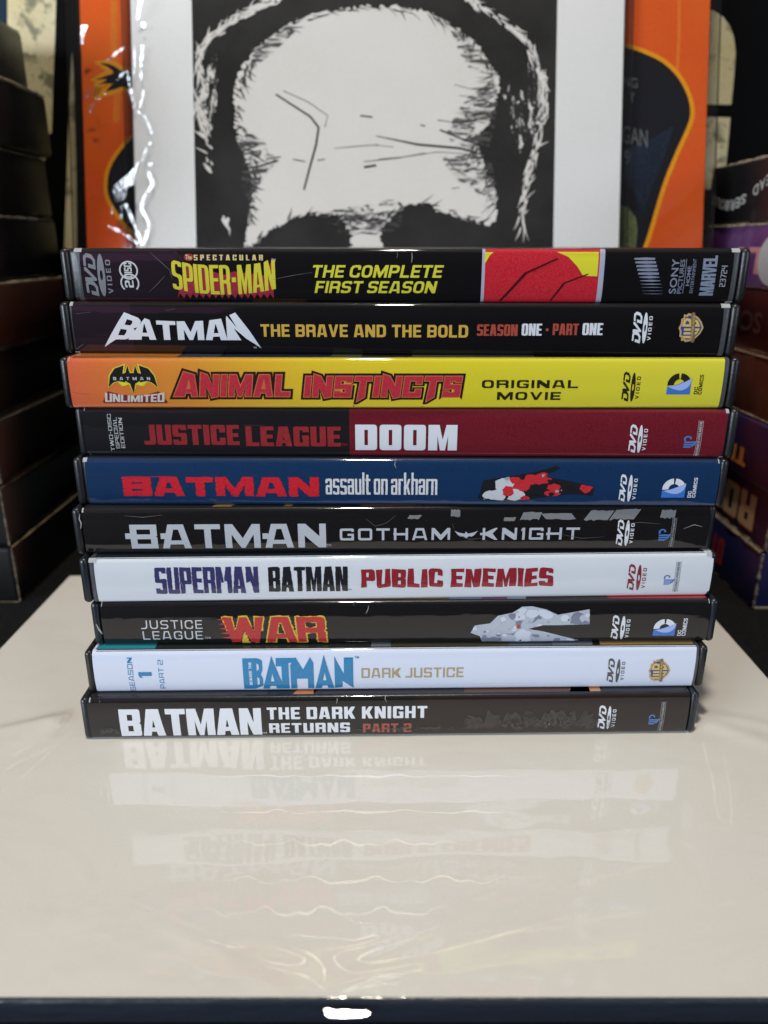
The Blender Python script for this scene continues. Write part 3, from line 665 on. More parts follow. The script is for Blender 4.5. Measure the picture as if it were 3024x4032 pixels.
# 6
c = mk(5, 'scuffed black DVD case reading BATMAN GOTHAM KNIGHT with torn sticker scraps', 2100, 2013, GREYP)
wornb = sleeved((.008, .007, .0075), .5)
ins(c, [(330, wornb, 2786)])
m = sleeved((.44, .46, .50), .35)
bt = K('BATMAN', w=.95, a=.235, b=.2, r=.0, gap=.16)
tick = lambda x: [[(x, .40), (x+.03, .40), (x+.03, .60), (x, .60)]]
c.put('title', bt, (514, 2063, 1284, 2158), m)
for px in (494, 633, 1034):
    c.put('title_stroke', [[[(0, 0), (1, 0), (1, 1), (0, 1)]]], (px, 2099, px+23, 2121), m, layer=1)
c.put('trademark', T('TM'), (1286, 2143, 1304, 2152), m)
c.put('subtitle', K('GOTHAM', w=1.15, a=.2, b=.19, r=.2, gap=.34), (1338, 2079, 1772, 2126), m)
gb = [(0, .95), (.16, .75), (.38, .62), (.45, .62), (.47, .84), (.5, .72)]
gb = gb+[(1-x, y) for x, y in gb[-2::-1]]+[(.84, .42), (.74, .24), (.62, .30), (.5, 0), (.38, .30), (.26, .24), (.16, .42)]
c.put('bat_symbol', [[gb]], (1789, 2087, 1881, 2120), m)
c.put('subtitle', K('KN1GHT', w=1.15, a=.2, b=.19, r=.12, gap=.34), (1900, 2077, 2281, 2124), m)
for px in (1549, 1890, 2150):
    c.put('title_stroke', [[[(0, 0), (1, 0), (1, 1), (0, 1)]]], (px, 2097, px+11, 2106), m, layer=1)
dvd_logo(c, 2429, 2454, 2460, 2477, 2481, 2494, 2044, 2150, 2060, 2140, WHT)
wp_logo(c, (2591, 2082, 2643, 2128), 2642, 2656, 2038, 2155, (.32, .32, .33))
scrap = film('sticker_scrap', (.75, .74, .72), .6, .30, .2, .6, 300)
def scraps(lst, mat, lay=5):
    for (x0, y0, x1, y1, k) in lst:
        rn = random.Random(int(x0)); n = 9
        top = [(i/n, 1-rn.random()*.12) for i in range(n+1)]; bot = [(1-i/n+rn.uniform(-.03, .03), rn.random()*.22) for i in range(n+1)]
        g_ = [(x+k*y*.35, y) for x, y in bot+top]
        g_ = [((x)/(1+abs(k)*.35), y) for x, y in g_]
        c.put('sticker_scrap', [[g_]], (x0, y0, x1, y1), mat, layer=lay)
scraps([(1600, 2027, 1662, 2044, .8), (1776, 2006, 1812, 2038, 0), (2046, 2015, 2135, 2048, .6), (2150, 2020, 2290, 2046, -.5), (2296, 2008, 2420, 2050, 1), (2395, 2004, 2525, 2047, 1), (2600, 2006, 2662, 2042, .3), (1980, 2035, 2032, 2052, .4)], scrap)
art(c, [(830, 905, (.42, .24, .05), 14), (1115, 1145, (.42, .24, .05), 8), (1420, 1640, (.30, .09, .03), 3), (1640, 2010, (.22, .05, .02), 0), (2010, 2780, (.13, .008, .014), 0)])

# 7
c = mk(6, 'white DVD case reading SUPERMAN BATMAN PUBLIC ENEMIES', 2275, 2192, NAVYP)
ins(c, [(375, sleeved((.60, .63, .68), .12, key='p'), 2800)])
c.put('title', rough(K('SUPERMAN', w=.52, a=.2, b=.15, r=.08, gap=.035), .012, .05, 2), (611, 2233, 1018, 2336), sleeved((.035, .032, .115), .5))
c.put('title', rough(K('BATMAN', w=.52, a=.21, b=.15, r=.08, gap=.035), .012, .05, 3), (1057, 2231, 1369, 2328), sleeved((.014, .014, .018), .4))
m = sleeved((.25, .008, .018), .1)
def wob(x, y): return (x+.006*math.sin(x*40+y*3), y+.03*math.sin(x*23))
c.put('title', warp(K('PUBLIC', w=.66, a=.27, b=.2, r=.16, gap=.07), wob), (1421, 2240, 1744, 2312), m)
c.put('title', warp(K('ENEMIES', w=.66, a=.27, b=.2, r=.12, gap=.07), wob), (1774, 2237, 2179, 2309), m)
c.put('trademark', T('TM'), (1371, 2318, 1383, 2324), blk)
dvd_logo(c, 2472, 2499, 2506, 2523, 2528, 2542, 2220, 2325, 2236, 2316, (.20, .02, .03))
wp_logo(c, (2611, 2263, 2657, 2301), 2657, 2674, 2211, 2331, (.05, .055, .07))

# 8
c = mk(7, 'black DVD case reading JUSTICE LEAGUE WAR in red, thin orange cover strip above it', 2455, 2382, NAVYP)
ins(c, [(402, sleeved((.007, .0065, .0075), .25), 2790)], -91.4)
m = sleeved((.50, .52, .54), .2)
c.put('subtitle', K('JUSTICE', w=.82, a=.13, b=.12, r=.35, gap=.26), (555, 2441, 797, 2475), m)
c.put('subtitle', K('LEAGUE', w=.82, a=.13, b=.12, r=.35, gap=.26), (563, 2484, 799, 2518), m)
c.put('trademark', T('TM'), (806, 2508, 828, 2516), m)
wg = K('WAR', w=.92, a=.27, b=.21, r=.16, gap=.03, sh=-.05)
wgo = [[[(x*.385, y) for x, y in offset_loop([(x/.385, y) for x, y in l], .035 if k_ == 0 else -.02)] for k_, l in enumerate(g_)] for g_ in wg]
c.put('title_outline', rough(wgo, .03, .03, 8), (880, 2428, 1285, 2529), sleeved((.60, .42, .03), .2), layer=1)
c.put('title', rough(wg, .012, .03, 9), (880, 2428, 1285, 2529), sleeved((.42, .008, .01), .35), layer=3)
for k in range(5): c.put('title_stroke', [[[(0, .5), (.6, 1), (1, .6), (.9, 0), (.5, .2)]]], (855+k*4, 2432+k*18, 905+k*8, 2444+k*18), sleeved((.42, .02, .02), .35), layer=2)
# pale grey-blue shapes where the spine has a printed figure
a1, a2 = sleeved((.40, .44, .52), .2), sleeved((.16, .18, .25), .2)
env = [(.0, .3), (.03, .5), (.16, .56), (.22, .76), (.34, .84), (.42, .99), (.50, 1), (.62, .92), (.72, .78), (.98, .92), (.99, .52), (.72, .5), (.60, .50), (.48, .40), (.62, .32), (.92, .06), (.6, .02), (.36, .02), (.1, .04), (.08, .2)]
fr = (1854, 2388, 2325, 2532)
c.put('cover_panel_colour', [[env]], fr, a1, layer=1)
blobs(c, env, fr, ((a2, .045, .085), (a1, .035, .075), (sleeved((.55, .59, .68), .2), .03, .07), (a2, .008, .035), (sleeved((.56, .60, .68), .2), .012, .03), (sleeved((.05, .06, .09), .2), .004, .010)), 9, 23)
c.put('cover_panel_colour', [[ell(.5, .5, .5, .5, 14)]], (2032, 2458, 2048, 2474), sleeved((.42, .03, .02), .2), layer=8)
dvd_logo(c, 2409, 2435, 2443, 2460, 2464, 2478, 2421, 2518, 2438, 2511, WHT)
dc_logo(c, (2573, 2436, 2659, 2503), WHT, WHT, (2667, 2480, 2681, 2503), (2687, 2433, 2703, 2503))
art(c, [(402, 900, (.40, .10, .03), 0), (900, 1500, (.36, .15, .02), 2), (1500, 1770, (.30, .16, .03), 3), (1770, 1900, (.32, .32, .46), 2), (1900, 2000, (.30, .10, .22), 0), (2000, 2075, (.44, .46, .58), 3), (2075, 2400, (.07, .03, .02), 3), (2400, 2790, (.48, .012, .018), 3)])

# 9
c = mk(8, 'white DVD case with blue BATMAN lettering and DARK JUSTICE in gold, second from the bottom', 2640, 2560, BLACKP)
ins(c, [(369, sleeved((.60, .65, .78), .10, key='q'), 2733)], -92, 92)
blu = sleeved((.008, .19, .40), .15)
c.put('season_lettering', K('SEASON', w=.7, a=.12, b=.11, r=.12, gap=.14), (506, 2590, 526, 2722), blu, True)
c.put('season_lettering', K('1', w=.5, a=.35, b=.2, r=.05), (546, 2645, 598, 2668), blu, True)
c.put('season_lettering', K('PART 2', w=.7, a=.12, b=.11, r=.12, gap=.14), (626, 2598, 646, 2712), blu, True)
X = lambda *p: [list(p)]
bg_ = [
 [rounded([(0, 0), (.10, 0), (.178, .10, .03), (.178, .34, .04), (.16, .46, .03), (.178, .60, .03), (.178, .88, .04), (.14, .94, .03), (0, .94)]), [(.125, .12), (.125, .38), (.145, .34), (.145, .17)], [(.125, .56), (.125, .80), (.145, .75), (.145, .62)]],
 [[(.172, 0), (.318, 1.0), (.50, 0), (.36, 0), (.345, .10), (.28, .10), (.265, 0)], [(.29, .24), (.33, .24), (.312, .46)]],
 [[(.385, .94), (.62, .94), (.60, .80), (.535, .80), (.535, 0), (.46, 0), (.46, .70), (.385, .70)]],
 [[(.55, 0), (.55, .74), (.63, .96), (.70, .50), (.775, .94), (.775, 0), (.71, 0), (.71, .22), (.60, .22), (.60, 0)]],
 [[(.78, 0), (.835, 1.02), (.92, 0), (.88, 0), (.872, .10), (.822, .10), (.815, 0)], [(.832, .28), (.862, .28), (.846, .5)]],
 [[(.905, 0), (.905, .98), (.955, .48), (.955, .94), (1, .94), (1, .0), (.95, .22), (.95, .04)]]]
bg_[1] = [[(.172, 0), (.262, 1.0), (.375, 0), (.30, 0), (.292, .09), (.24, .09), (.232, 0)], [(.247, .24), (.28, .24), (.264, .5)]]
bg_[2] = [[(.30, .94), (.475, .94), (.475, .80), (.415, .80), (.415, 0), (.35, 0), (.35, .70), (.30, .70)]]
bg_[3] = [[(.43, 0), (.43, .74), (.48, .96), (.545, .60), (.61, .96), (.64, .80), (.64, 0), (.585, 0), (.585, .32), (.485, .32), (.485, 0)]]
bg_[4] = [[(.65, 0), (.735, 1.02), (.825, 0), (.77, 0), (.762, .09), (.715, .09), (.708, 0)], [(.722, .26), (.755, .26), (.739, .52)]]
bg_[5] = [[(.83, 0), (.83, .98), (.915, .45), (.915, .94), (1, .94), (1, .0), (.90, .24), (.90, .03)]]
c.put('title', unit(bg_), (957, 2580, 1391, 2712), blu)
c.put('title_lettering', K('BEWARE THE', w=.6, a=.2, b=.15, r=.05, gap=.06), (981, 2606, 992, 2697), sleeved((.60, .65, .78), .1, key='q'), True, layer=2)
c.put('trademark', T('TM', .01), (1396, 2584, 1413, 2593), blu)
gd = sleeved((.36, .29, .14), .1)
c.put('subtitle', K('DARK JUSTICE', w=.82, a=.18, b=.16, r=.14, gap=.16, space=.3), (1423, 2628, 1825, 2667), gd)
dvd_logo(c, 2392, 2417, 2425, 2440, 2445, 2458, 2591, 2688, 2605, 2678, (.07, .065, .06))
wb_logo(c, (2552, 2595, 2639, 2683))
art(c, [(365, 602, (.015, .24, .30), 3), (602, 1460, (.018, .024, .022), 0), (1460, 1540, (.12, .14, .16), 3), (1540, 2010, (.05, .05, .03), 0), (2010, 2180, (.06, .08, .10), 3), (2180, 2340, (.12, .14, .18), 4), (2370, 2740, (.28, .17, .06), 4)])

# 10
c = mk(9, 'dark scuffed DVD case reading BATMAN THE DARK KNIGHT RETURNS PART 2, bottom of the stack', 2830, 2742, NAVYP)
ins(c, [(349, sleeved((.010, .009, .009), .4), 0), (1640, sleeved((.017, .010, .009), .45), 2706)], -91.3)
c.put('title', K('BATMAN', w=.72, a=.27, b=.19, r=.09, gap=.045), (472, 2790, 1030, 2897), white)
c.put('trademark', T('TM'), (1032, 2883, 1050, 2890), white)
c.put('subtitle', K('THE DARK KNIGHT', w=.72, a=.25, b=.19, r=.12, gap=.13, space=.34), (1051, 2782, 1682, 2828), white)
c.put('subtitle', K('RETURNS', w=.72, a=.25, b=.19, r=.12, gap=.13), (1060, 2845, 1378, 2885), white)
c.put('subtitle', K('PART 2', w=.72, a=.25, b=.19, r=.12, gap=.13, space=.36), (1429, 2847, 1620, 2884), sleeved((.32, .06, .035), .4))
dvd_logo(c, 2356, 2384, 2390, 2404, 2409, 2423, 2776, 2871, 2792, 2862, WHT)
wp_logo(c, (2552, 2812, 2597, 2851), 2599, 2614, 2762, 2879, (.34, .34, .35))
# glue residue of a peeled sticker
m, t, b = nt('sticker_glue_residue'); v = wpos(t); n1 = noise(t, v, 260, 8, .7, 1.2); vo = node(t, 'ShaderNodeTexVoronoi', Scale=330); vo.feature = 'DISTANCE_TO_EDGE'; t.links.new(v, vo.inputs['Vector'])
b.inputs['Base Color'].default_value = (.13, .12, .115, 1); b.inputs['Roughness'].default_value = .3
al = ramp(t, n1, [(.44, (0, 0, 0)), (.52, (.5,)*3), (.58, (.08,)*3), (.68, (.75,)*3)]); t.links.new(al, b.inputs['Alpha'])
bp = node(t, 'ShaderNodeBump', Strength=.9, Distance=.0006); t.links.new(n1, bp.inputs['Height']); t.links.new(bp.outputs[0], b.inputs['Normal'])
rn = random.Random(5)
top = [(i/40, 1-rn.random()*.30*(1 if i % 5 else 2)-.1*math.sin(i*.4)**2) for i in range(41)]; bot = [(1-i/40, rn.random()*.22+.12*math.sin(i*.5)**2) for i in range(41)]
c.put('glue_residue', [[bot+top]], (1830, 2786, 2420, 2878), m, layer=6)
c.put('glue_residue', [[[(x, y*.5+rn.random()*.1) for x, y in bot]+[(x, y*.6-rn.random()*.2) for x, y in top]]], (1400, 2825, 1860, 2880), m, layer=6)
c.put('glue_residue', [[bot+top]], (395, 2858, 470, 2895), m, layer=6)
art(c, [(349, 1050, (.022, .02, .024), 0), (1150, 1232, (.40, .15, .05), 12), (1232, 1830, (.03, .02, .022), 0), (1830, 2330, (.10, .04, .03), 2), (2250, 2370, (.45, .22, .10), 9), (2375, 2706, (.02, .022, .03), 0)])

crack_m = plain('film_crack_white', (.34, .34, .32), .4)
faint = plain('film_scuff_grey', (.10, .10, .105), .4)
_cs = {}
for i, pts, wd, mt in ((0, [(1563, 992), (1566, 1004), (1562, 1018)], 3, faint), (0, [(1621, 994), (1623, 1012), (1621, 1034)], 3, crack_m), (0, [(595, 992), (640, 1035), (668, 1062), (676, 1100)], 2, faint), (0, [(655, 1085), (620, 1120), (585, 1150)], 2, faint), (0, [(1075, 1100), (1150, 1085), (1232, 1072)], 2, faint), (0, [(690, 990), (720, 1030)], 1.5, faint),
                   (2, [(275, 1541), (310, 1548), (356, 1553)], 1.2, faint), (2, [(1160, 1425), (1158, 1436)], 2, crack_m), (4, [(1557, 1816), (1554, 1830), (1560, 1842)], 3, crack_m), (4, [(2378, 1955), (2392, 1972)], 1.5, faint),
                   (7, [(1452, 2384), (1448, 2402), (1440, 2414)], 3, crack_m), (7, [(1393, 2376), (1393, 2386)], 2, crack_m), (7, [(383, 2455), (392, 2478), (402, 2494)], 8, crack_m), (9, [(1326, 2740), (1328, 2758), (1324, 2770)], 2.5, crack_m), (9, [(1520, 2736), (1516, 2752), (1522, 2764)], 2.5, crack_m), (9, [(385, 2755), (392, 2768)], 2, crack_m),
                   (5, [(1440, 2040), (1478, 2070), (1520, 2058), (1560, 2028)], 2, faint), (5, [(1780, 2060), (1788, 2080)], 3, faint), (5, [(1800, 2105), (1850, 2122), (1900, 2118)], 2, faint), (5, [(2440, 2062), (2520, 2055), (2600, 2062)], 2, faint), (5, [(2690, 2080), (2730, 2064), (2762, 2072)], 2.4, crack_m), (5, [(490, 2030), (560, 2036), (640, 2028)], 2, faint), (5, [(318, 2024), (314, 2042), (320, 2058), (316, 2080)], 5, crack_m),
                   (5, [(1560, 2140), (1568, 2160)], 3, faint), (5, [(2200, 2100), (2290, 2118), (2380, 2112)], 1.6, faint), (6, [(715, 2290), (722, 2312)], 3, crack_m), (8, [(2140, 2545), (2160, 2556)], 2, faint), (1, [(300, 1235), (360, 1228)], 1.6, faint), (1, [(650, 1222), (690, 1216)], 2, faint), (3, [(960, 1672), (1040, 1674)], 1.4, faint)):
    line(CASES[i], 'film_crack', pts, lambda t_, w_=wd: w_*(.25+.75*math.sin(math.pi*min(max(t_, .05), .95))), mt)

# ---------------------------------------------------------------- tabletop and the bagged white board under the stack
TZ = -7.0
cloth, t, b = nt('black_velvet_cloth'); v = wpos(t); b.inputs['Roughness'].default_value = .9; b.inputs['Specular IOR Level'].default_value = .15
n1 = noise(t, wpos(t, (1, .4, 1)), 900, 5, .7); n2 = noise(t, v, 260, 8, .8)
t.links.new(mixc(t, ramp(t, n2, [(.70, (0, 0, 0)), (.78, (.5,)*3)]), ramp(t, n1, [(.3, (.0025, .0025, .003)), (.75, (.012, .012, .013))]), (.10, .10, .10)), b.inputs['Base Color'])
bp = node(t, 'ShaderNodeBump', Strength=.6, Distance=.001); t.links.new(n1, bp.inputs['Height']); t.links.new(bp.outputs[0], b.inputs['Normal'])
g = link('tabletop', [(-900, -400, TZ), (900, -400, TZ), (900, 900, TZ), (-900, 900, TZ)], [(0, 1, 2, 3)], cloth); g['kind'] = 'structure'; g['label'] = 'black cloth covered tabletop'
bk = plain('dark_room_wall', (.03, .03, .035), .8)
g = link('wall', [(-1200, 700, -10), (1200, 700, -10), (1200, 700, 1200), (-1200, 700, 1200)], [(0, 1, 2, 3)], bk); g['kind'] = 'structure'; g['label'] = 'dark wall behind everything'

board = thing('backing_board', 'glossy cream board in clear film lying flat under the stack', 'board', (-5, 217, TZ))
bm_, t, b = nt('cream_board_under_film'); v = wpos(t)
b.inputs['Roughness'].default_value = .6; b.inputs['Specular IOR Level'].default_value = .2
c1 = noise(t, v, 9, 3, .5); c2 = noise(t, v, 1500, 3, .6)
col = mixc(t, ramp(t, c1, [(.3, (0, 0, 0)), (.7, (1, 1, 1))]), (.73, .70, .64), (.77, .74, .685))
col = mixc(t, ramp(t, c2, [(.3, (0, 0, 0)), (.8, (.25,)*3)]), col, (.56, .54, .49))
sp = noise(t, v, 620, 3, .6); col = mixc(t, ramp(t, sp, [(.735, (0, 0, 0)), (.76, (.55,)*3)]), col, (.25, .23, .2)); sm = noise(t, wpos(t, (1, 2, 1)), 22, 5, .7, .8); col = mixc(t, ramp(t, sm, [(.5, (0, 0, 0)), (.75, (.35,)*3)]), col, (.62, .57, .50))
t.links.new(col, b.inputs['Base Color'])
b.inputs['Coat Weight'].default_value = 1; b.inputs['Coat IOR'].default_value = 1.88; cr = noise(t, v, 45, 6, .7); t.links.new(ramp(t, cr, [(.4, (.012,)*3), (.7, (.05,)*3)]), b.inputs['Coat Roughness'])
# slack film: slow swells, finer ripples towards the front edge
w1 = noise(t, wpos(t, (.6, 1.6, 1)), 26, 2, .5); w2 = noise(t, wpos(t, (1, .5, 1)), 75, 2, .5)
ad = node(t, 'ShaderNodeMath', _operation='MULTIPLY_ADD'); t.links.new(w2, ad.inputs[0]); ad.inputs[1].default_value = .10; t.links.new(w1, ad.inputs[2])
bp = node(t, 'ShaderNodeBump', Strength=1.0, Distance=.0005); t.links.new(ad.outputs[0], bp.inputs['Height']); t.links.new(bp.outputs[0], b.inputs['Coat Normal'])
BX0, BX1, BY0, BY1 = -141, 141, -104.6, 106
# print surface
def grid(x0, x1, y0, y1, nx, ny, f):
    vs = [(x0+(x1-x0)*i/nx, y0+(y1-y0)*j/ny) for j in range(ny+1) for i in range(nx+1)]
    return [(x, y, f(x, y)) for x, y in vs], [(j*(nx+1)+i, j*(nx+1)+i+1, (j+1)*(nx+1)+i+1, (j+1)*(nx+1)+i) for j in range(ny) for i in range(nx)]
def swell(x, y):
    # film lifts slightly in long folds that fan out from the middle of the front edge and from the stack's left corner
    z = 0
    for ang, amp, wd in ((22, .10, 2.2), (32, .07, 1.6), (150, .08, 2.0), (161, .06, 1.6), (12, .06, 2.6), (171, .05, 2)):
        a = math.radians(ang); dx, dy = x+12, y-BY0; along = dx*math.cos(a)+dy*math.sin(a); d = -dx*math.sin(a)+dy*math.cos(a)
        if along > 0: z += amp*math.exp(-(d/wd)**2)*math.exp(-(along/55)**2)*min(along/14, 1)
    for ang, amp, wd in ((203, .5, 2.6), (214, .6, 4.0), (227, .45, 3.6)):
        a = math.radians(ang); dx, dy = x+93, y+4; along = dx*math.cos(a)+dy*math.sin(a); d = -dx*math.sin(a)+dy*math.cos(a)
        if along > 0: z += amp*math.exp(-(d/wd)**2)*min(along/10, 1)*math.exp(-(along/90)**4)
    for ang, amp, wd in ((-38, .45, 4), (-20, .3, 3)):
        a = math.radians(ang); dx, dy = x-97, y-0; along = dx*math.cos(a)+dy*math.sin(a); d = -dx*math.sin(a)+dy*math.cos(a)
        if along > 0: z += amp*math.exp(-(d/wd)**2)*min(along/8, 1)*math.exp(-(along/40)**4)
    return z
vs, fs = grid(BX0+.6, BX1-.6, BY0+.8, BY1-.8, 280, 210, lambda x, y: 6.96+swell(x, y)*(0 if abs(x) < 98 and y > -17 else 1))
link('board_face', vs, fs, bm_, board, True)
edge, t, b = nt('dark_edge_under_film'); b.inputs['Base Color'].default_value = (.019, .024, .034, 1); b.inputs['Roughness'].default_value = .35; b.inputs['Coat Weight'].default_value = 1; b.inputs['Coat Roughness'].default_value = .06
n1 = noise(t, wpos(t, (.5, 1, 2)), 90, 4, .6); bp = node(t, 'ShaderNodeBump', Strength=.8, Distance=.0012); t.links.new(n1, bp.inputs['Height']); t.links.new(bp.outputs[0], b.inputs['Coat Normal']); t.links.new(bp.outputs[0], b.inputs['Normal'])
rbox('board_edge', BX0, BX1, BY0, BY1, .03, 6.93, 1.2, edge, board, 5)

# ---------------------------------------------------------------- things standing behind the stack: planes that lean back
def leaning(y0, deg, z0=TZ):
    a = math.radians(deg); p0 = Vector((0, y0, z0)); n = Vector((0, -math.cos(a), math.sin(a))); up = Vector((0, math.sin(a), math.cos(a))); return p0, n, up
class Sheet:
    """a leaning flat thing; local x right, z up along the sheet, -y towards the viewer"""
    def __init__(s, name, label, cat, y0, deg, group=None):
        s.p0, s.n, s.up = leaning(y0, deg); s.ang = math.radians(deg); s.root = thing(name, label, cat, s.p0, (-math.radians(deg), 0, 0), group)
    def at(s, u, v, off=0):
        p = hit(u, v, s.p0+s.n*off, s.n)-s.p0; return p.x, p.dot(s.up)
    def slab(s, name, x0, x1, z0, z1, y0, y1, mat, r=.3): return rbox(name, x0, x1, y0, y1, z0, z1, r, mat, s.root, 2)
    def flat(s, name, geo, off, mat, px=True, k=0, parent=None):
        vs = []; fs = []
        for i, g_ in enumerate(geo if isinstance(geo, list) else [geo]):
            if isinstance(g_, tuple): v2, f2 = g_
            else: v2, f2 = tess([[s.at(x, y, off) if px else (x, y) for x, y in l] for l in g_])
            b0 = len(vs); vs += [(x, -off-.002*(i % 7), z) for x, z in v2]; fs += [tuple(b0+q for q in f) for f in f2]
        me = link(name, vs, fs, mat, s.root)
        bm = bmesh.new(); bm.from_mesh(me.data)
        for f in bm.faces:
            if f.normal.y > 0: f.normal_flip()
        bm.to_mesh(me.data); bm.free(); return me
def paper(name, color, rough=.5, coat=.0, grain=.1, var=None, cr=.08, bump=.15, bsc=40):
    m, t, b = nt(name); v = wpos(t); b.inputs['Roughness'].default_value = rough; b.inputs['Specular IOR Level'].default_value = .06
    n1 = noise(t, v, 700, 4, .7); n2 = noise(t, v, 16, 4, .6)
    dark = tuple(c*(1-grain*2) for c in color); col = mixc(t, ramp(t, n1, [(.3, (0, 0, 0)), (.7, (1, 1, 1))]), dark, color)
    if var: col = mixc(t, ramp(t, n2, [(.4, (0, 0, 0)), (.75, (.6,)*3)]), col, var)
    t.links.new(col, b.inputs['Base Color']); b.inputs['Coat Weight'].default_value = coat; b.inputs['Coat Roughness'].default_value = cr
    if coat:
        n3 = noise(t, v, bsc, 3, .5); bp = node(t, 'ShaderNodeBump', Strength=bump, Distance=.002); t.links.new(n3, bp.inputs['Height']); t.links.new(bp.outputs[0], b.inputs['Coat Normal'])
    return m
# orange poster in its bag
po = Sheet('orange_poster', 'orange poster with dark yellow-edged shapes in a clear bag, standing behind the stack', 'poster', 327, 14.7)
x0, zb = po.at(342, 970); x1, _ = po.at(2766, 970)
orange = paper('orange_print', (.62, .082, .014), .45, .8, .06, (.62, .13, .015), .1, .12)
po.slab('poster_board', x0, x1, 1, 425, 0, 1.2, orange)
dark = paper('dark_print', (.012, .012, .016), .4, .8, .1, None, .1, .12); yed = paper('yellow_print', (.68, .26, .01), .45, .8)
navy = paper('navy_print', (.016, .022, .036), .4, .8, .3, (.03, .045, .07), .1)
s3 = lambda x, y: (2224+x*.4972, y*.4972)
def smooth_(pts, n=6):
    out = []
    P = [pts[0]]+pts+[pts[-1]]
    for i in range(1, len(P)-2):
        for k in range(n):
            t_ = k/n; a, b2, c2, d = P[i-1:i+3]
            out.append(tuple(.5*((2*b2[j])+(-a[j]+c2[j])*t_+(2*a[j]-5*b2[j]+4*c2[j]-d[j])*t_*t_+(-a[j]+3*b2[j]-3*c2[j]+d[j])*t_**3) for j in (0, 1)))
    out.append(pts[-1]); return out
rim = smooth_([s3(*p) for p in [(300, 330), (480, 358), (640, 410), (780, 480), (890, 580), (965, 700), (1005, 820), (1008, 930), (970, 1040), (880, 1240), (780, 1500), (660, 1900), (560, 2150)]])
po.flat('dark_shape', [[rim+[s3(200, 2150), s3(200, 330)]]], .05, dark)
po.flat('shape_edge', [strip(rim, 17)], .12, yed)
po.flat('sheen_patch', [[[s3(*p) for p in [(470, 1180), (640, 1120), (860, 1000), (790, 1240), (700, 1480), (620, 1690), (540, 1500), (470, 1420)]]]], .09, navy)
g3 = paper('green_print', (.14, .16, .07), .5, .6, .3, (.03, .04, .02))
po.flat('printed_detail', [[[s3(*p) for p in [(430, 1620), (500, 1640), (560, 1720), (575, 1820), (560, 1980), (400, 1980)]]]], .11, g3)
lt = paper('grey_print', (.10, .11, .11), .5, .5)
def ptxt(text, x0, y0, x1, y1, sh_, **kw):
    # lettering laid flat on the sheet, box in photo pixels with a slope
    vs, fs = T(text, .01); out = []
    for u, w_ in vs: out.append(po.at(x0+(x1-x0)*u - w_*0, y1+(y0-y1)*w_+sh_*u, .11))
    return (out, fs)
po.flat('poster_lettering', [ptxt('NG', 2455, 300, 2511, 340, 8), ptxt('Y', 2478, 360, 2500, 400, 4), ptxt('IGAN', 2440, 490, 2550, 560, 22), ptxt('9', 2458, 590, 2484, 645, 4)], .11, lt)
s1 = lambda x, y: (x*.6028, y*.6028)
lrim = smooth_([s1(*p) for p in [(920, 850), (840, 910), (770, 990), (715, 1080), (690, 1180), (700, 1290), (760, 1400), (830, 1490), (920, 1560)]])
po.flat('dark_shape', [[lrim+[s1(920, 1560)]]], .05, dark); po.flat('shape_edge', [strip(lrim, 15)], .12, yed)
hand = [(900, 590), (845, 580), (800, 565), (760, 580), (690, 600), (730, 550), (745, 545), (690, 545), (645, 553), (700, 520), (690, 518), (620, 520), (680, 500), (740, 478), (735, 462), (700, 435), (650, 413), (700, 415), (745, 430), (790, 460), (835, 465), (900, 470)]
hh = [s1(*p) for p in hand]
po.flat('hand_edge', [[offset_loop(hh, 17)]], .04, paper('amber_print', (.62, .25, .02), .45, .8)); po.flat('hand_silhouette', [[hh]], .08, dark)
po.flat('faded_streak', [strip([s1(745, 0), s1(745, 300), s1(770, 560), s1(760, 800)], 26)], .03, paper('faded_orange_print', (.62, .16, .02), .45, .8)); po.flat('faded_streak', [strip([s3(905, 0), s3(905, 300), s3(890, 560), s3(880, 1000)], 12)], .03, paper('faded_orange_print', (.64, .15, .02), .45, .8))
# bag: clear film standing proud of the poster on both sides
bagf = film('poster_bag_film', (.80, .80, .80), .7, .004, .05, .8, 45)
xl, _ = po.at(312, 500); xr, _ = po.at(2800, 500)
po.slab('bag_margin', x0-6.5, x0-.3, 1, 425, -.5, 1.4, bagf); po.slab('bag_margin', x1+.3, x1+5, 1, 425, -.5, 1.4, bagf)

# white sheet with the ink print, bagged, in front of the poster
pr = Sheet('ink_print', 'black and white ink print with wide white borders, leaning on the orange poster', 'art print', 323.5, 14.7)
whitep = paper('white_border', (.66, .65, .63), .6, .9, .03, (.70, .68, .66), .12, .10)
xa, _ = pr.at(537, 965); xb, _ = pr.at(2437, 965); xc, _ = pr.at(773, 965); xd, _ = pr.at(2178, 965)
pr.slab('print_sheet', xa, xb, 1, 345, 0, 1.4, whitep)
ink = paper('ink_black', (.020, .019, .018), .5, .6, .15, (.05, .048, .046), .12, .10); pale = paper('bare_paper', (.62, .58, .53), .6, .9, .03, (.66, .63, .59), .12, .1)
po_ = pr.flat('ink_panel', [[[(xc, 20), (xd, 20), (xd, 300), (xc, 300)]]], .06, ink, px=False)
s2 = lambda x, y: (700+x*.9644, y*.9644)
rn = random.Random(11)
def ragged(pts, amp, n, sd):
    r2 = random.Random(sd); p = smooth_(pts+[pts[0]], n); out = []
    for i, q in enumerate(p[:-1]):
        a = p[i-1]; b2 = p[(i+1) % (len(p)-1)]; dx, dy = b2[0]-a[0], b2[1]-a[1]; l = math.hypot(dx, dy) or 1
        k = r2.random()**3*amp*r2.choice((-1, .6)); out.append((q[0]+dy/l*k, q[1]-dx/l*k+0))
    return out
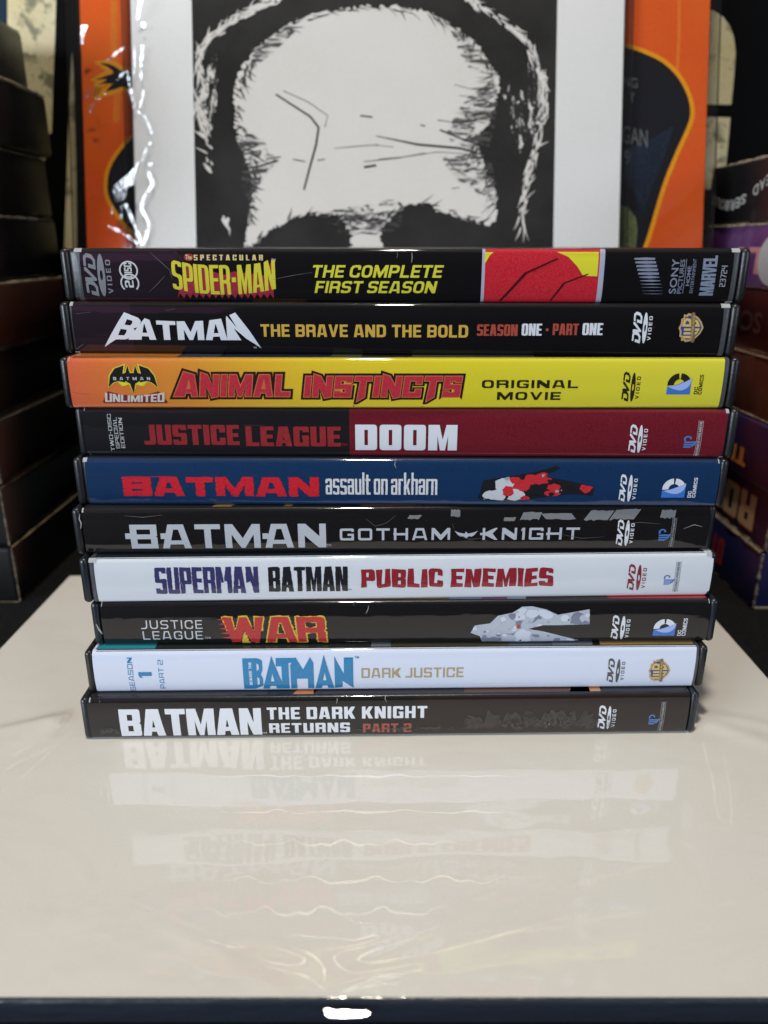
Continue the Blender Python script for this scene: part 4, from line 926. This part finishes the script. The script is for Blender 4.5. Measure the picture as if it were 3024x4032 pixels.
dome = [(235, 470), (228, 380), (255, 280), (330, 190), (430, 110), (560, 55), (700, 30), (850, 22), (1000, 45), (1130, 105), (1225, 190), (1290, 280), (1310, 330), (1300, 420), (1270, 500), (1225, 570), (1245, 650), (1290, 760), (1300, 840), (1280, 920), (1120, 880), (960, 830), (890, 880), (835, 940), (830, 1060), (715, 1060), (700, 950), (650, 880), (520, 880), (400, 930), (330, 985), (275, 1000), (290, 880), (310, 760), (270, 640), (240, 560)]
pr.flat('pale_wash', [[[s2(*q) for q in ragged(dome, 16, 14, 4)]]], .10, pale)
def strokes(spine, n, ln, wd, sd, dirn, spread=.35):
    r2 = random.Random(sd); out = []; P = smooth_(spine, 10)
    for i in range(n):
        k = r2.random()*(len(P)-2); p = P[int(k)]; q = P[int(k)+1]; a = math.atan2(q[1]-p[1], q[0]-p[0])+dirn+r2.uniform(-spread, spread)
        l = ln*r2.uniform(.3, 1); x, y = p[0]+r2.uniform(-14, 14), p[1]+r2.uniform(-14, 14); c_ = r2.uniform(-.3, .3)
        pts = [s2(x+l*t_*math.cos(a+c_*t_), y+l*t_*math.sin(a+c_*t_)) for t_ in (0, .25, .5, .75, 1)]
        if dirn and (min(p_[0] for p_ in pts) < 758 or max(p_[0] for p_ in pts) > 2180): continue
        out.append(strip(pts, lambda t_, w_=wd*r2.uniform(.4, 1): max(w_*(1-t_)**.7*(.5+min(t_*4, .5)), .4)))
    return out
outer_l = [(420, 0), (340, 25), (250, 75), (160, 135), (100, 200), (90, 290), (115, 360), (90, 420), (110, 500), (125, 600), (150, 720)]
outer_r = [(1180, 0), (1270, 50), (1350, 105), (1420, 160), (1455, 240), (1490, 320), (1500, 400), (1480, 520), (1460, 620), (1430, 720), (1410, 820), (1400, 960)]
pr.flat('pale_brush_stroke', strokes(outer_l, 46, 70, 13, 2, 2.6, .35)+strokes(outer_l[:9], 90, 95, 15, 7, .12, .18)+strokes([(190, 880), (215, 940), (235, 990)], 5, 60, 18, 8, .1), .13, pale)
pr.flat('pale_brush_stroke', strokes(outer_r, 40, 55, 11, 3, -2.7, .35)+strokes(outer_r, 110, 75, 13, 9, .05, .14), .14, pale)
pr.flat('dark_brush_stroke', strokes([(300, 250), (240, 370), (240, 500), (300, 640), (300, 780), (285, 930)], 80, 60, 10, 5, -.7, .5)+strokes([(1300, 300), (1270, 420), (1200, 540), (1280, 700), (1300, 850)], 60, 90, 7, 6, 1.0, .45), .15, ink)
pr.flat('dark_brush_stroke', strokes([(330, 190), (560, 60), (850, 25), (1130, 105), (1290, 280)], 60, 70, 9, 15, .35, .3)+strokes([(330, 980), (520, 885), (690, 900), (850, 900), (1000, 840), (1270, 920)], 90, 60, 12, 16, -.3, .5), .16, ink)
mdb, t, b = nt('dry_brush_ink'); v = wpos(t, (1, 1, 1)); n1 = noise(t, wpos(t, (.35, 1, 1.6)), 300, 6, .75, .8); b.inputs['Base Color'].default_value = (.04, .038, .036, 1); b.inputs['Roughness'].default_value = .55
t.links.new(ramp(t, n1, [(.50, (0, 0, 0)), (.54, (1, 1, 1))]), b.inputs['Alpha'])
for q_ in ([(1180, 400), (1290, 340), (1300, 480), (1250, 620), (1140, 590), (1100, 530)], [(250, 560), (330, 560), (400, 660), (330, 760), (300, 900), (265, 760)], [(1060, 640), (1250, 640), (1300, 800), (1200, 780)], [(560, 860), (700, 850), (900, 820), (900, 930), (700, 960)], [(1110, 120), (1220, 190), (1290, 300), (1180, 260)], [(300, 200), (420, 110), (470, 130), (330, 260)]):
    pr.flat('dry_brush_patch', [[[s2(*z_) for z_ in ragged(q_, 14, 8, int(q_[0][0]))]]], .22, mdb)
mdw, t, b = nt('dry_brush_bare'); n1 = noise(t, wpos(t, (1.6, 1, .5)), 240, 6, .75, .8); b.inputs['Base Color'].default_value = (.60, .57, .52, 1); b.inputs['Roughness'].default_value = .6
t.links.new(ramp(t, n1, [(.54, (0, 0, 0)), (.58, (1, 1, 1))]), b.inputs['Alpha'])
for q_ in ([(1290, 300), (1350, 340), (1420, 400), (1410, 620), (1370, 560), (1340, 420)], [(80, 250), (150, 180), (160, 420), (110, 560)], [(1430, 250), (1500, 330), (1480, 560), (1440, 640)]):
    pr.flat('dry_brush_patch', [[[s2(*z_) for z_ in ragged(q_, 14, 8, int(q_[0][0]))]]], .24, mdw)
crack = [(400, 385), (470, 430), (540, 475), (575, 520), (565, 590), (540, 680), (515, 775)]
pr.flat('ink_line', [strip([s2(*q) for q in crack], lambda t_: 9-4*abs(t_-.6))], .17, ink); pr.flat('ink_line', [strip([s2(*q) for q in [(430, 370), (530, 415), (612, 472), (600, 520)]], 3)], .17, ink)
for z_, w_ in (([(810, 555), (980, 590), (1150, 605), (1330, 655)], lambda t_: 3+7*math.sin(t_*3.1)), ([(1070, 530), (1180, 575), (1300, 610)], 7), ([(760, 660), (900, 645), (1010, 625)], 3), ([(745, 472), (795, 478)], 6), ([(760, 683), (810, 675)], 9), ([(250, 690), (330, 680), (410, 655)], 8), ([(690, 600), (820, 590)], 2.5), ([(640, 605), (800, 592), (880, 600)], 2), ([(1060, 490), (1130, 500), (1210, 520)], 3), ([(1130, 345), (1190, 362), (1260, 372)], 2), ([(1150, 390), (1220, 398)], 2), ([(820, 650), (930, 640), (1060, 620), (1180, 628)], 2.5), ([(1090, 640), (1130, 690), (1180, 720)], 3), ([(1120, 770), (1150, 765)], 3), ([(470, 650), (520, 660)], 4), ([(570, 655), (600, 650)], 4), ([(990, 510), (1010, 515)], 5), ([(260, 620), (330, 590)], 6), ([(360, 650), (420, 640)], 5)): pr.flat('ink_line', [strip([s2(*q) for q in z_], w_)], .18, ink)
for o_ in list(pr.root.children):
    if 'brush_stroke' in o_.name: o_['kind'] = 'stuff'
# clear bag edge of the print and the folds in the film along its left side
for q in (xa-4.2, xb+.2): pr.slab('bag_margin', q, q+4, 1, 350, -.6, 1.6, bagf)
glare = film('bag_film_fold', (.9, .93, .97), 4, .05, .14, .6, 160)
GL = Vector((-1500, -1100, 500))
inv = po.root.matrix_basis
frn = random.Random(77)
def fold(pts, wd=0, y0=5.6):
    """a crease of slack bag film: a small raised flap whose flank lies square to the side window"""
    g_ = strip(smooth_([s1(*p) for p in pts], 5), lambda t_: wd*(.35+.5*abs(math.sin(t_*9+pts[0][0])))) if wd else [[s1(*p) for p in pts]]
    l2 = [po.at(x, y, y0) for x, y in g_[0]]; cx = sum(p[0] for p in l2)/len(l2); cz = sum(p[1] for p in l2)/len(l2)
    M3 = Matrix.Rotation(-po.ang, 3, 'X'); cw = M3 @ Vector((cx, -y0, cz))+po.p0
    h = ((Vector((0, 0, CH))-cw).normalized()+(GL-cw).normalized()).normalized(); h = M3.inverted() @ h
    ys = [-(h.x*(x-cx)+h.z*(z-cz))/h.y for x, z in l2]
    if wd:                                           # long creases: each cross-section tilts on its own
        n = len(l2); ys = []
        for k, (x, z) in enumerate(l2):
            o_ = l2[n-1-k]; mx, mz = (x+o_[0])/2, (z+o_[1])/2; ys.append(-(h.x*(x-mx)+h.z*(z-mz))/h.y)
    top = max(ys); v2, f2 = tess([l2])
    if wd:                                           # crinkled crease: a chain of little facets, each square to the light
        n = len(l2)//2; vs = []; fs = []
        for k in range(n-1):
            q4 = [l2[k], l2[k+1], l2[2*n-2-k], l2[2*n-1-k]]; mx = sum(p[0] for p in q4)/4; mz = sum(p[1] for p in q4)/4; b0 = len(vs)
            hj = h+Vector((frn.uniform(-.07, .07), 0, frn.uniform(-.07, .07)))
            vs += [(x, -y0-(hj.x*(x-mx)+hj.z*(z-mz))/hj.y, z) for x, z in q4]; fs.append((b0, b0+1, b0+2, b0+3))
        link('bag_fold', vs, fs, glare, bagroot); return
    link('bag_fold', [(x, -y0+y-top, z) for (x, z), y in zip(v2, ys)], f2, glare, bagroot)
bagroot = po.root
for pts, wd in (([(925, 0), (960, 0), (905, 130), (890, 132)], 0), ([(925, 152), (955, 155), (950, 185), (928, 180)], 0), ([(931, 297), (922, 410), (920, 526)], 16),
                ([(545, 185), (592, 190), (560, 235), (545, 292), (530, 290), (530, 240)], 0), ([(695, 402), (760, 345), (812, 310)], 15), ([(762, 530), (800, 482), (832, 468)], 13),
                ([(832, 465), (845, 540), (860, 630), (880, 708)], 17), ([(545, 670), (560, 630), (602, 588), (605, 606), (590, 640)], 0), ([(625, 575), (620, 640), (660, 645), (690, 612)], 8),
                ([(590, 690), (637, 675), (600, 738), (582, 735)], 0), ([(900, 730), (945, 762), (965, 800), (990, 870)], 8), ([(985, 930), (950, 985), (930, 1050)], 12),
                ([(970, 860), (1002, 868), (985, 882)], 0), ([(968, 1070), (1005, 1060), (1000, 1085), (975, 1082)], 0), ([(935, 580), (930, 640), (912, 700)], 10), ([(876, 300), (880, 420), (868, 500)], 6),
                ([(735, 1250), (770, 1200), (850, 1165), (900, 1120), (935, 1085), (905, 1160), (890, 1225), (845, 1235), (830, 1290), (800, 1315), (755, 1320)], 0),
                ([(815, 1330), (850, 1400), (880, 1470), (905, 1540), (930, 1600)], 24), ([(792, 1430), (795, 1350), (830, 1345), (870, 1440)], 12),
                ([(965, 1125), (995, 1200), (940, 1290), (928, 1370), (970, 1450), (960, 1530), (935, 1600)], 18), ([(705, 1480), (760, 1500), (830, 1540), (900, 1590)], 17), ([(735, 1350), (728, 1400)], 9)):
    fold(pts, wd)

# black poster with huge speckled cream letters, at the very back
bp_ = Sheet('letter_poster', 'large black poster with speckled cream letter shapes at the very back', 'poster', 412, 3)
bkp = paper('poster_black', (.0022, .0022, .0024), .7, 0, .1, (.004, .004, .005))
bp_.slab('poster_board', -320, 320, 1, 420, 0, 2, bkp)
m, t, b = nt('speckled_cream_print'); v = wpos(t); n1 = noise(t, v, 120, 7, .68, .3); n2 = noise(t, v, 12, 3, .5); n3 = noise(t, v, 300, 4, .7)
c0 = ramp(t, n2, [(.35, (.70, .56, .24)), (.7, (.84, .76, .52))]); c0 = mixc(t, ramp(t, n1, [(.52, (0, 0, 0)), (.62, (.85,)*3)]), c0, (.13, .12, .06)); c0 = mixc(t, ramp(t, n3, [(.3, (.0,)*3), (.8, (.25,)*3)]), c0, (.25, .23, .12))
t.links.new(c0, b.inputs['Base Color']); b.inputs['Roughness'].default_value = .5
sp_ = m
s0 = lambda x, y: (x*.3165, y*.3165)
bp_.flat('letter_shape', [[[s0(*q) for q in [(92, -60), (700, -60), (697, 0), (690, 300), (668, 850), (655, 1250), (640, 1660), (618, 1660), (560, 2000), (92, 2000)]]]], .1, sp_)
bp_.flat('letter_shape', [[[s0(*q) for q in [(895, 640), (915, 900), (950, 2200), (958, 3130), (850, 3130), (795, 3130), (830, 2200), (850, 1600), (875, 1000)]]]], .1, sp_)
bp_.flat('letter_shape', [[[s3(*q) for q in [(1050, 60), (1180, 85), (1250, 130), (1310, 210), (1340, 300), (1352, 420), (1340, 600), (1318, 828), (1050, 828)]]]], .1, sp_)
bp_.flat('letter_shape', [[[s3(*q) for q in [(1050, 925), (1312, 930), (1300, 1060), (1275, 1330), (1240, 1500), (1050, 1500)]]]], .1, sp_)
bp_.flat('blue_print', [[[(-60, -90), (26, -90), (27, 130), (-60, 100)]]], .1, paper('blue_print', (.02, .04, .07), .5, .5, .2))

# ---------------------------------------------------------------- stacks of slipcase tape boxes on both sides
def gnd(u, v, z=TZ):
    d = ray(u, v); t_ = (z-CH)/d.z; return Vector((0, 0, CH))+d*t_
def sleeve_mat(name, color, var, rough=.45):
    m, t, b = nt(name); v = wpos(t); n1 = noise(t, v, 28, 5, .65, .5); n2 = noise(t, v, 420, 5, .75)
    c_ = mixc(t, ramp(t, n1, [(.42, (0, 0, 0)), (.7, (.85,)*3)]), color, var); c_ = mixc(t, ramp(t, n2, [(.64, (0, 0, 0)), (.76, (.35,)*3)]), c_, (.12, .10, .08))
    t.links.new(c_, b.inputs['Base Color']); b.inputs['Roughness'].default_value = rough; b.inputs['Coat Weight'].default_value = .3; b.inputs['Coat Roughness'].default_value = .25
    bp = node(t, 'ShaderNodeBump', Strength=.35, Distance=.001); t.links.new(n1, bp.inputs['Height']); t.links.new(bp.outputs[0], b.inputs['Normal']); return m
worn, t, b = nt('worn_cardboard_edge'); v = wpos(t); n1 = noise(t, v, 320, 5, .7)
t.links.new(ramp(t, n1, [(.35, (.10, .075, .045)), (.6, (.34, .27, .18))]), b.inputs['Base Color']); b.inputs['Roughness'].default_value = .85
W_, D_, T_ = 187, 103, 26.7
def tape_box(label, cx, cy, z, yaw, mat, side, seed, h=T_, edges=(1, 1, 1), dep=D_):
    """slipcase box; origin at its near inner corner; side=+1 stands to the right of the stack, -1 to the left"""
    rt = thing('tape_box', label, 'tape box', (cx, cy, z), (0, 0, math.radians(yaw)), 'tape boxes in the side stacks')
    a, b2 = (0, W_) if side > 0 else (-W_, 0)
    rbox('sleeve', a, b2, 0, dep, .1, h-.1, 1.3 if side > 0 else 2.4, mat, rt, 3, .35, seed)
    rn = random.Random(seed)
    def edge(p, q, wd):
        # rubbed board edge: an irregular thin rounded bead along the fold
        n = 22; vs = []; fs = []; P, Q = Vector(p), Vector(q); ax = (Q-P).normalized(); s_ = ax.orthogonal().normalized(); t2 = ax.cross(s_)
        for i in range(n+1):
            c_ = P+(Q-P)*i/n; w_ = wd*rn.uniform(.35, 1.15)
            for k in range(5): an = 2*math.pi*k/5; vs.append(c_+(s_*math.cos(an)+t2*math.sin(an))*w_)
        for i in range(n):
            for k in range(5): fs.append((i*5+k, i*5+(k+1) % 5, (i+1)*5+(k+1) % 5, (i+1)*5+k))
        link('worn_edge', vs, fs, worn, rt, True)
    i_ = .45*side
    if edges[0]: edge((i_, 1, h-.55), (i_, dep-2, h-.55), edges[0]*.75)
    if edges[1]: edge((i_, .45, .9), (i_, .45, h-1), edges[1]*.7)
    if edges[2]: edge((i_, 1, .6), (i_, dep-2, .6), edges[2]*.6); edge((1*side, .45, .6), ((W_-2)*side, .45, .6), edges[2]*.6)
    return rt
def end_text(rt, text, y0, y1, z0, z1, mat, bold=True, side=1, flip=True, font='K', name='box_lettering'):
    """lettering on the end face that looks towards the middle; upside down when flip"""
    parts = [tess(g_) for g_ in K(text, w=.62, a=.24, b=.2, r=.12, gap=.08)] if font == 'K' else [T(text, .02)]
    vs = []; fs = []
    for v2, f2 in parts:
        b0 = len(vs)
        for u, w_ in v2:
            if flip: u, w_ = 1-u, 1-w_
            yy = (y1-(y1-y0)*u) if side > 0 else (y0+(y1-y0)*u)
            vs.append((-.42*side-.01*side, yy, z0+(z1-z0)*w_))
        fs += [tuple(b0+q for q in f) for f in f2]
    return link(name, vs, fs, mat, rt)
rc = gnd(2962, 2400)
maro = sleeve_mat('maroon_sleeve', (.10, .012, .014), (.12, .04, .03)); purp = sleeve_mat('purple_sleeve', (.085, .022, .11), (.17, .10, .19))
nav = sleeve_mat('navy_sleeve', (.010, .016, .085), (.03, .016, .09)); navp = sleeve_mat('navy_purple_sleeve', (.014, .014, .085), (.09, .014, .045))
blks = sleeve_mat('black_sleeve', (.006, .005, .006), (.016, .010, .010)); brn = sleeve_mat('brown_sleeve', (.10, .028, .018), (.16, .08, .055))
tan = plain('tan_ink', (.62, .42, .24), .6); oran = plain('orange_ink', (.66, .25, .03), .6); redi = plain('red_ink', (.48, .03, .02), .6); pinki = plain('pink_ink', (.45, .20, .18), .6); whi = plain('white_ink', (.42, .40, .38), .6)
R_ = []
spec = [('navy tape box with cream and red lettering, lowest of the right stack', nav, 0, 0, (1.3, 1.3, 1.3)), ('dark purple tape box with big tan letters, second from the bottom of the right stack', navp, 0, 0, (0, 1.3, 1.6)),
        ('dark red tape box with orange THE lettering in the right stack', navp, -1, 1, (0, 1.3, .5)), ('glossy brown tape box in the middle of the right stack', brn, 1, 1.5, (1.0, 1.2, 1.4)),
        ('reddish brown tape box below the purple one with pale handwriting-like marks', maro, 1, -1, (.3, .8, .8)), ('purple tape box with a round white sticker, second from the top of the right stack', purp, -1, 0, (1.0, 1, .6)),
        ('black tape box with curved white DEAD SERIOUS lettering on top of the right stack', blks, 2, 0, (1.1, 1, .7))]
for i, (lb, mt, dy, yw, ed) in enumerate(spec):
    R_.append(tape_box(lb, rc.x+[0, .8, -1.5, -.5, .8, -2, -1][i], rc.y+dy, TZ+i*T_+.02*i, yw, mt, 1, 20+i, edges=ed))
end_text(R_[0], 'OTTO', 34, 62, 6, 19, redi); end_text(R_[0], 'SC', 63, 84, 5, 20, tan)
end_text(R_[1], 'ROT', 12, 60, 4.5, 21.5, redi); o = end_text(R_[1], 'ROT', 12.6, 59.4, 5.2, 20.8, tan)
for v_ in o.data.vertices: v_.co.x -= .06*M
end_text(R_[2], 'THE', 24, 52, 5, 13, oran)
end_text(R_[4], 'SOS', 34, 66, 8, 17, plain('faded_ink', (.20, .10, .08), .6), font='T')
end_text(R_[5], 'L7', 38, 68, 6, 17, pinki)
v_ = [(-.55, 14+11*math.cos(2*math.pi*i/32), 12.5+11*math.sin(2*math.pi*i/32)) for i in range(32)]
# round sticker straddling the end of the purple box
v_ = [(-.60, 27+14*math.cos(2*math.pi*i/32), 12.2+10.5*math.sin(2*math.pi*i/32)) for i in range(32)]
link('round_sticker', v_, [tuple(range(32))], whi, R_[5])
# DEAD SERIOUS set on a curve, upside down
let = 'DEAD SERIOUS'; vs = []; fs = []
for i, ch in enumerate(let):
    if ch == ' ': continue
    q = i/(len(let)-1); yc = 36+60*q; zc = 15.5-3.2*math.sin((q*2.0-.35)*math.pi) if q < .36 else 11.0-3.4*math.sin((q-.36)/.64*math.pi)+1.0
    tilt = (.5-q)*.6; v2, f2 = T(ch, .03); b0 = len(vs)
    for u, w_ in v2:
        a_, b_ = -(u-.5)*5.0, -(w_-.5)*4.4; a_, b_ = a_*math.cos(tilt)-b_*math.sin(tilt), a_*math.sin(tilt)+b_*math.cos(tilt)
        vs.append((-.45, yc-a_, zc+b_))
    fs += [tuple(b0+k for k in f) for f in f2]
link('curved_lettering', vs, fs, plain('dim_white_ink', (.38, .38, .35), .6), R_[6])
lc = gnd(84, 2376)
greyb = sleeve_mat('grey_black_sleeve', (.022, .021, .018), (.035, .032, .026)); rub = sleeve_mat('rust_sleeve', (.055, .016, .008), (.03, .010, .006)); dk2 = sleeve_mat('near_black_sleeve', (.0022, .0022, .0026), (.0045, .004, .004))
teal = sleeve_mat('near_black_teal_sleeve', (.006, .010, .012), (.012, .010, .010))
L_ = [('near black tape box at the bottom of the left stack', dk2, 0, 0, (.7, .5, .3), 0), ('near black tape box, second from the bottom of the left stack', teal, -1, -1, (.5, .5, 0), 0), ('black tape box, third from the bottom of the left stack', dk2, 1, -1, (.2, .4, .3), 0),
      ('black tape box below the rust coloured one in the left stack', dk2, 2, 1, (.3, .3, .3), 3), ('rust coloured tape box with a slanting crease in the left stack', rub, 1, 4, (1.2, .8, .3), 2),
      ('black tape box with a bright worn top edge, just above the rust coloured box', dk2, 2, -6, (1.2, .8, 0), 2), ('black tape box, third from the top of the left stack', dk2, 0, -9, (.4, .3, 0), 2),
      ('black tape box, second from the top of the left stack', dk2, 0, -8, (1.0, .2, 0), -2), ('grey tape box with rounded corners on top of the left stack', greyb, 4, -10, (.4, .2, 0), 7)]
for i, (lb, mt, dy, yw, ed, inx) in enumerate(L_):
    tape_box(lb, lc.x-inx, lc.y+dy, TZ+i*27.3, 0, mt, -1, 40+i, h=27.2, edges=ed, dep=98)

# creases of the slack film on the board near its front edge, each facet square to the ceiling lamp
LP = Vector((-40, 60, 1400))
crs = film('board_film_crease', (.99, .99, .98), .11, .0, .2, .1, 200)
def crease(pts, wd, z=.25, name='film_crease_glint', origin=(700, 3500), sc_=.9644, mat=None):
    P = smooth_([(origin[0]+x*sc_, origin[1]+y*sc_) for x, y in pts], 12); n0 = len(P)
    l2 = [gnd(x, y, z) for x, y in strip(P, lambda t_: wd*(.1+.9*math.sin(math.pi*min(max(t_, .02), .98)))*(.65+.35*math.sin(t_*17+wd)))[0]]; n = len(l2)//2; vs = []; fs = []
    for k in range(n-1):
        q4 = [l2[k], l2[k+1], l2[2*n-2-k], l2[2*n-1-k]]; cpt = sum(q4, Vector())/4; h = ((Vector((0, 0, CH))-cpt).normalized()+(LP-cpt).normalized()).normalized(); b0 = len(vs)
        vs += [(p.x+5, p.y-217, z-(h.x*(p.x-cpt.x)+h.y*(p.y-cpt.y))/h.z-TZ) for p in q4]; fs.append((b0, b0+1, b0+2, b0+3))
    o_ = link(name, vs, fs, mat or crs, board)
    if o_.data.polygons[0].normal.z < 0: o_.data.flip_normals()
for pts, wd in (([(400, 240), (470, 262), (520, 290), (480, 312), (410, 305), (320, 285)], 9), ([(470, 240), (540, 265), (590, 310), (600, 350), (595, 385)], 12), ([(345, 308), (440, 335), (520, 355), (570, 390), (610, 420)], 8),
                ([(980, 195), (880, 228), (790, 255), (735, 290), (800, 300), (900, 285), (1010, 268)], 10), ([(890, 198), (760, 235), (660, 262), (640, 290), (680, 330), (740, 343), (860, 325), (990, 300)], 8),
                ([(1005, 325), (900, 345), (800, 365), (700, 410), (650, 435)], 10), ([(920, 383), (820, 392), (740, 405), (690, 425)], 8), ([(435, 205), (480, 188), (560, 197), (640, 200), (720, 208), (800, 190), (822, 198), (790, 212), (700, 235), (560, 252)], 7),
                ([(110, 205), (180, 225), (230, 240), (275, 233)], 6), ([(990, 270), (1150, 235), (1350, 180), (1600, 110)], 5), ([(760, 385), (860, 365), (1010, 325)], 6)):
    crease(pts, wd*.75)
# mirrored case-edge highlights built as glossy strips, and folds running out to both sides
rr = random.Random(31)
crs2 = film('board_highlight_line', (.99, .99, .98), .075, .0, .2, .1, 200); crs3 = film('board_film_soft_fold', (1, 1, 1), .034, .0, .25, .1, 200)
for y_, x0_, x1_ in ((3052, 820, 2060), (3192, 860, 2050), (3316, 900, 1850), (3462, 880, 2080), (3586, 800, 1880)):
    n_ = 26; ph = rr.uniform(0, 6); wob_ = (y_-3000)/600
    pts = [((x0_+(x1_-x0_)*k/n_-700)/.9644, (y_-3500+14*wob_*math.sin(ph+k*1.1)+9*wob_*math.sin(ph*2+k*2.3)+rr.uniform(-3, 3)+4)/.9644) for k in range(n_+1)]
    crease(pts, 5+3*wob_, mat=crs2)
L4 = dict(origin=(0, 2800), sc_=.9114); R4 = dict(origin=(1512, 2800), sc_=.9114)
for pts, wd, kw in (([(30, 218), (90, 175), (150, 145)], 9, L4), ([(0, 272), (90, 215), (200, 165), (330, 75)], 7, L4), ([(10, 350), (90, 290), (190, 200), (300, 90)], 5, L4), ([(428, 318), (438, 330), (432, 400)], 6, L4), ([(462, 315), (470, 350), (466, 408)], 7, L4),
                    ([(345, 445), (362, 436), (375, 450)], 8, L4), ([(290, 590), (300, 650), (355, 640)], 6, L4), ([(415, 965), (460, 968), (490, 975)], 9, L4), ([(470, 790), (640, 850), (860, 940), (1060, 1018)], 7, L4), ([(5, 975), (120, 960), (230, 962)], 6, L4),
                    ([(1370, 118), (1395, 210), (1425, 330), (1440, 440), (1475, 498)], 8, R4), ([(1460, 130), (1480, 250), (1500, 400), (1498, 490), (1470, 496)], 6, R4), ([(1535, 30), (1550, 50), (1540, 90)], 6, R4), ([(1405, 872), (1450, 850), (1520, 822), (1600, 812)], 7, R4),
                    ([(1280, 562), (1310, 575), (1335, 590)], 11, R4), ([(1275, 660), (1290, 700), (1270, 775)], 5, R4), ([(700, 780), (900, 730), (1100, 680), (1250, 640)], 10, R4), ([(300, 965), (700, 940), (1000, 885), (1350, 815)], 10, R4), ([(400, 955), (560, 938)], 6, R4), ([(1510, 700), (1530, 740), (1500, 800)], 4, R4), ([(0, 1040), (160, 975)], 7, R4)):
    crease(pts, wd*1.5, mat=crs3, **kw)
# lamp glint on the front edge, shaped as an added film flap
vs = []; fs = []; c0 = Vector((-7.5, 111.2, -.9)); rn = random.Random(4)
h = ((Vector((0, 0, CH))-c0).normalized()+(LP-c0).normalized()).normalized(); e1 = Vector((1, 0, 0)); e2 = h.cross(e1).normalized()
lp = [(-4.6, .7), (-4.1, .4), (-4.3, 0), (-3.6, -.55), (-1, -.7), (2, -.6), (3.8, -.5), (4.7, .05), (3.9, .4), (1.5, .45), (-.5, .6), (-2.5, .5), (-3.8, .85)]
link('edge_glint', [(c0+e1*a_+e2*b_-h.cross(e1)*0+Vector((5, -217-1.0, -TZ+.2))) for a_, b_ in lp], [tuple(range(len(lp)))], film('edge_glint_film', (.9, .9, .9), 6, .1, .16, .1, 200), board)
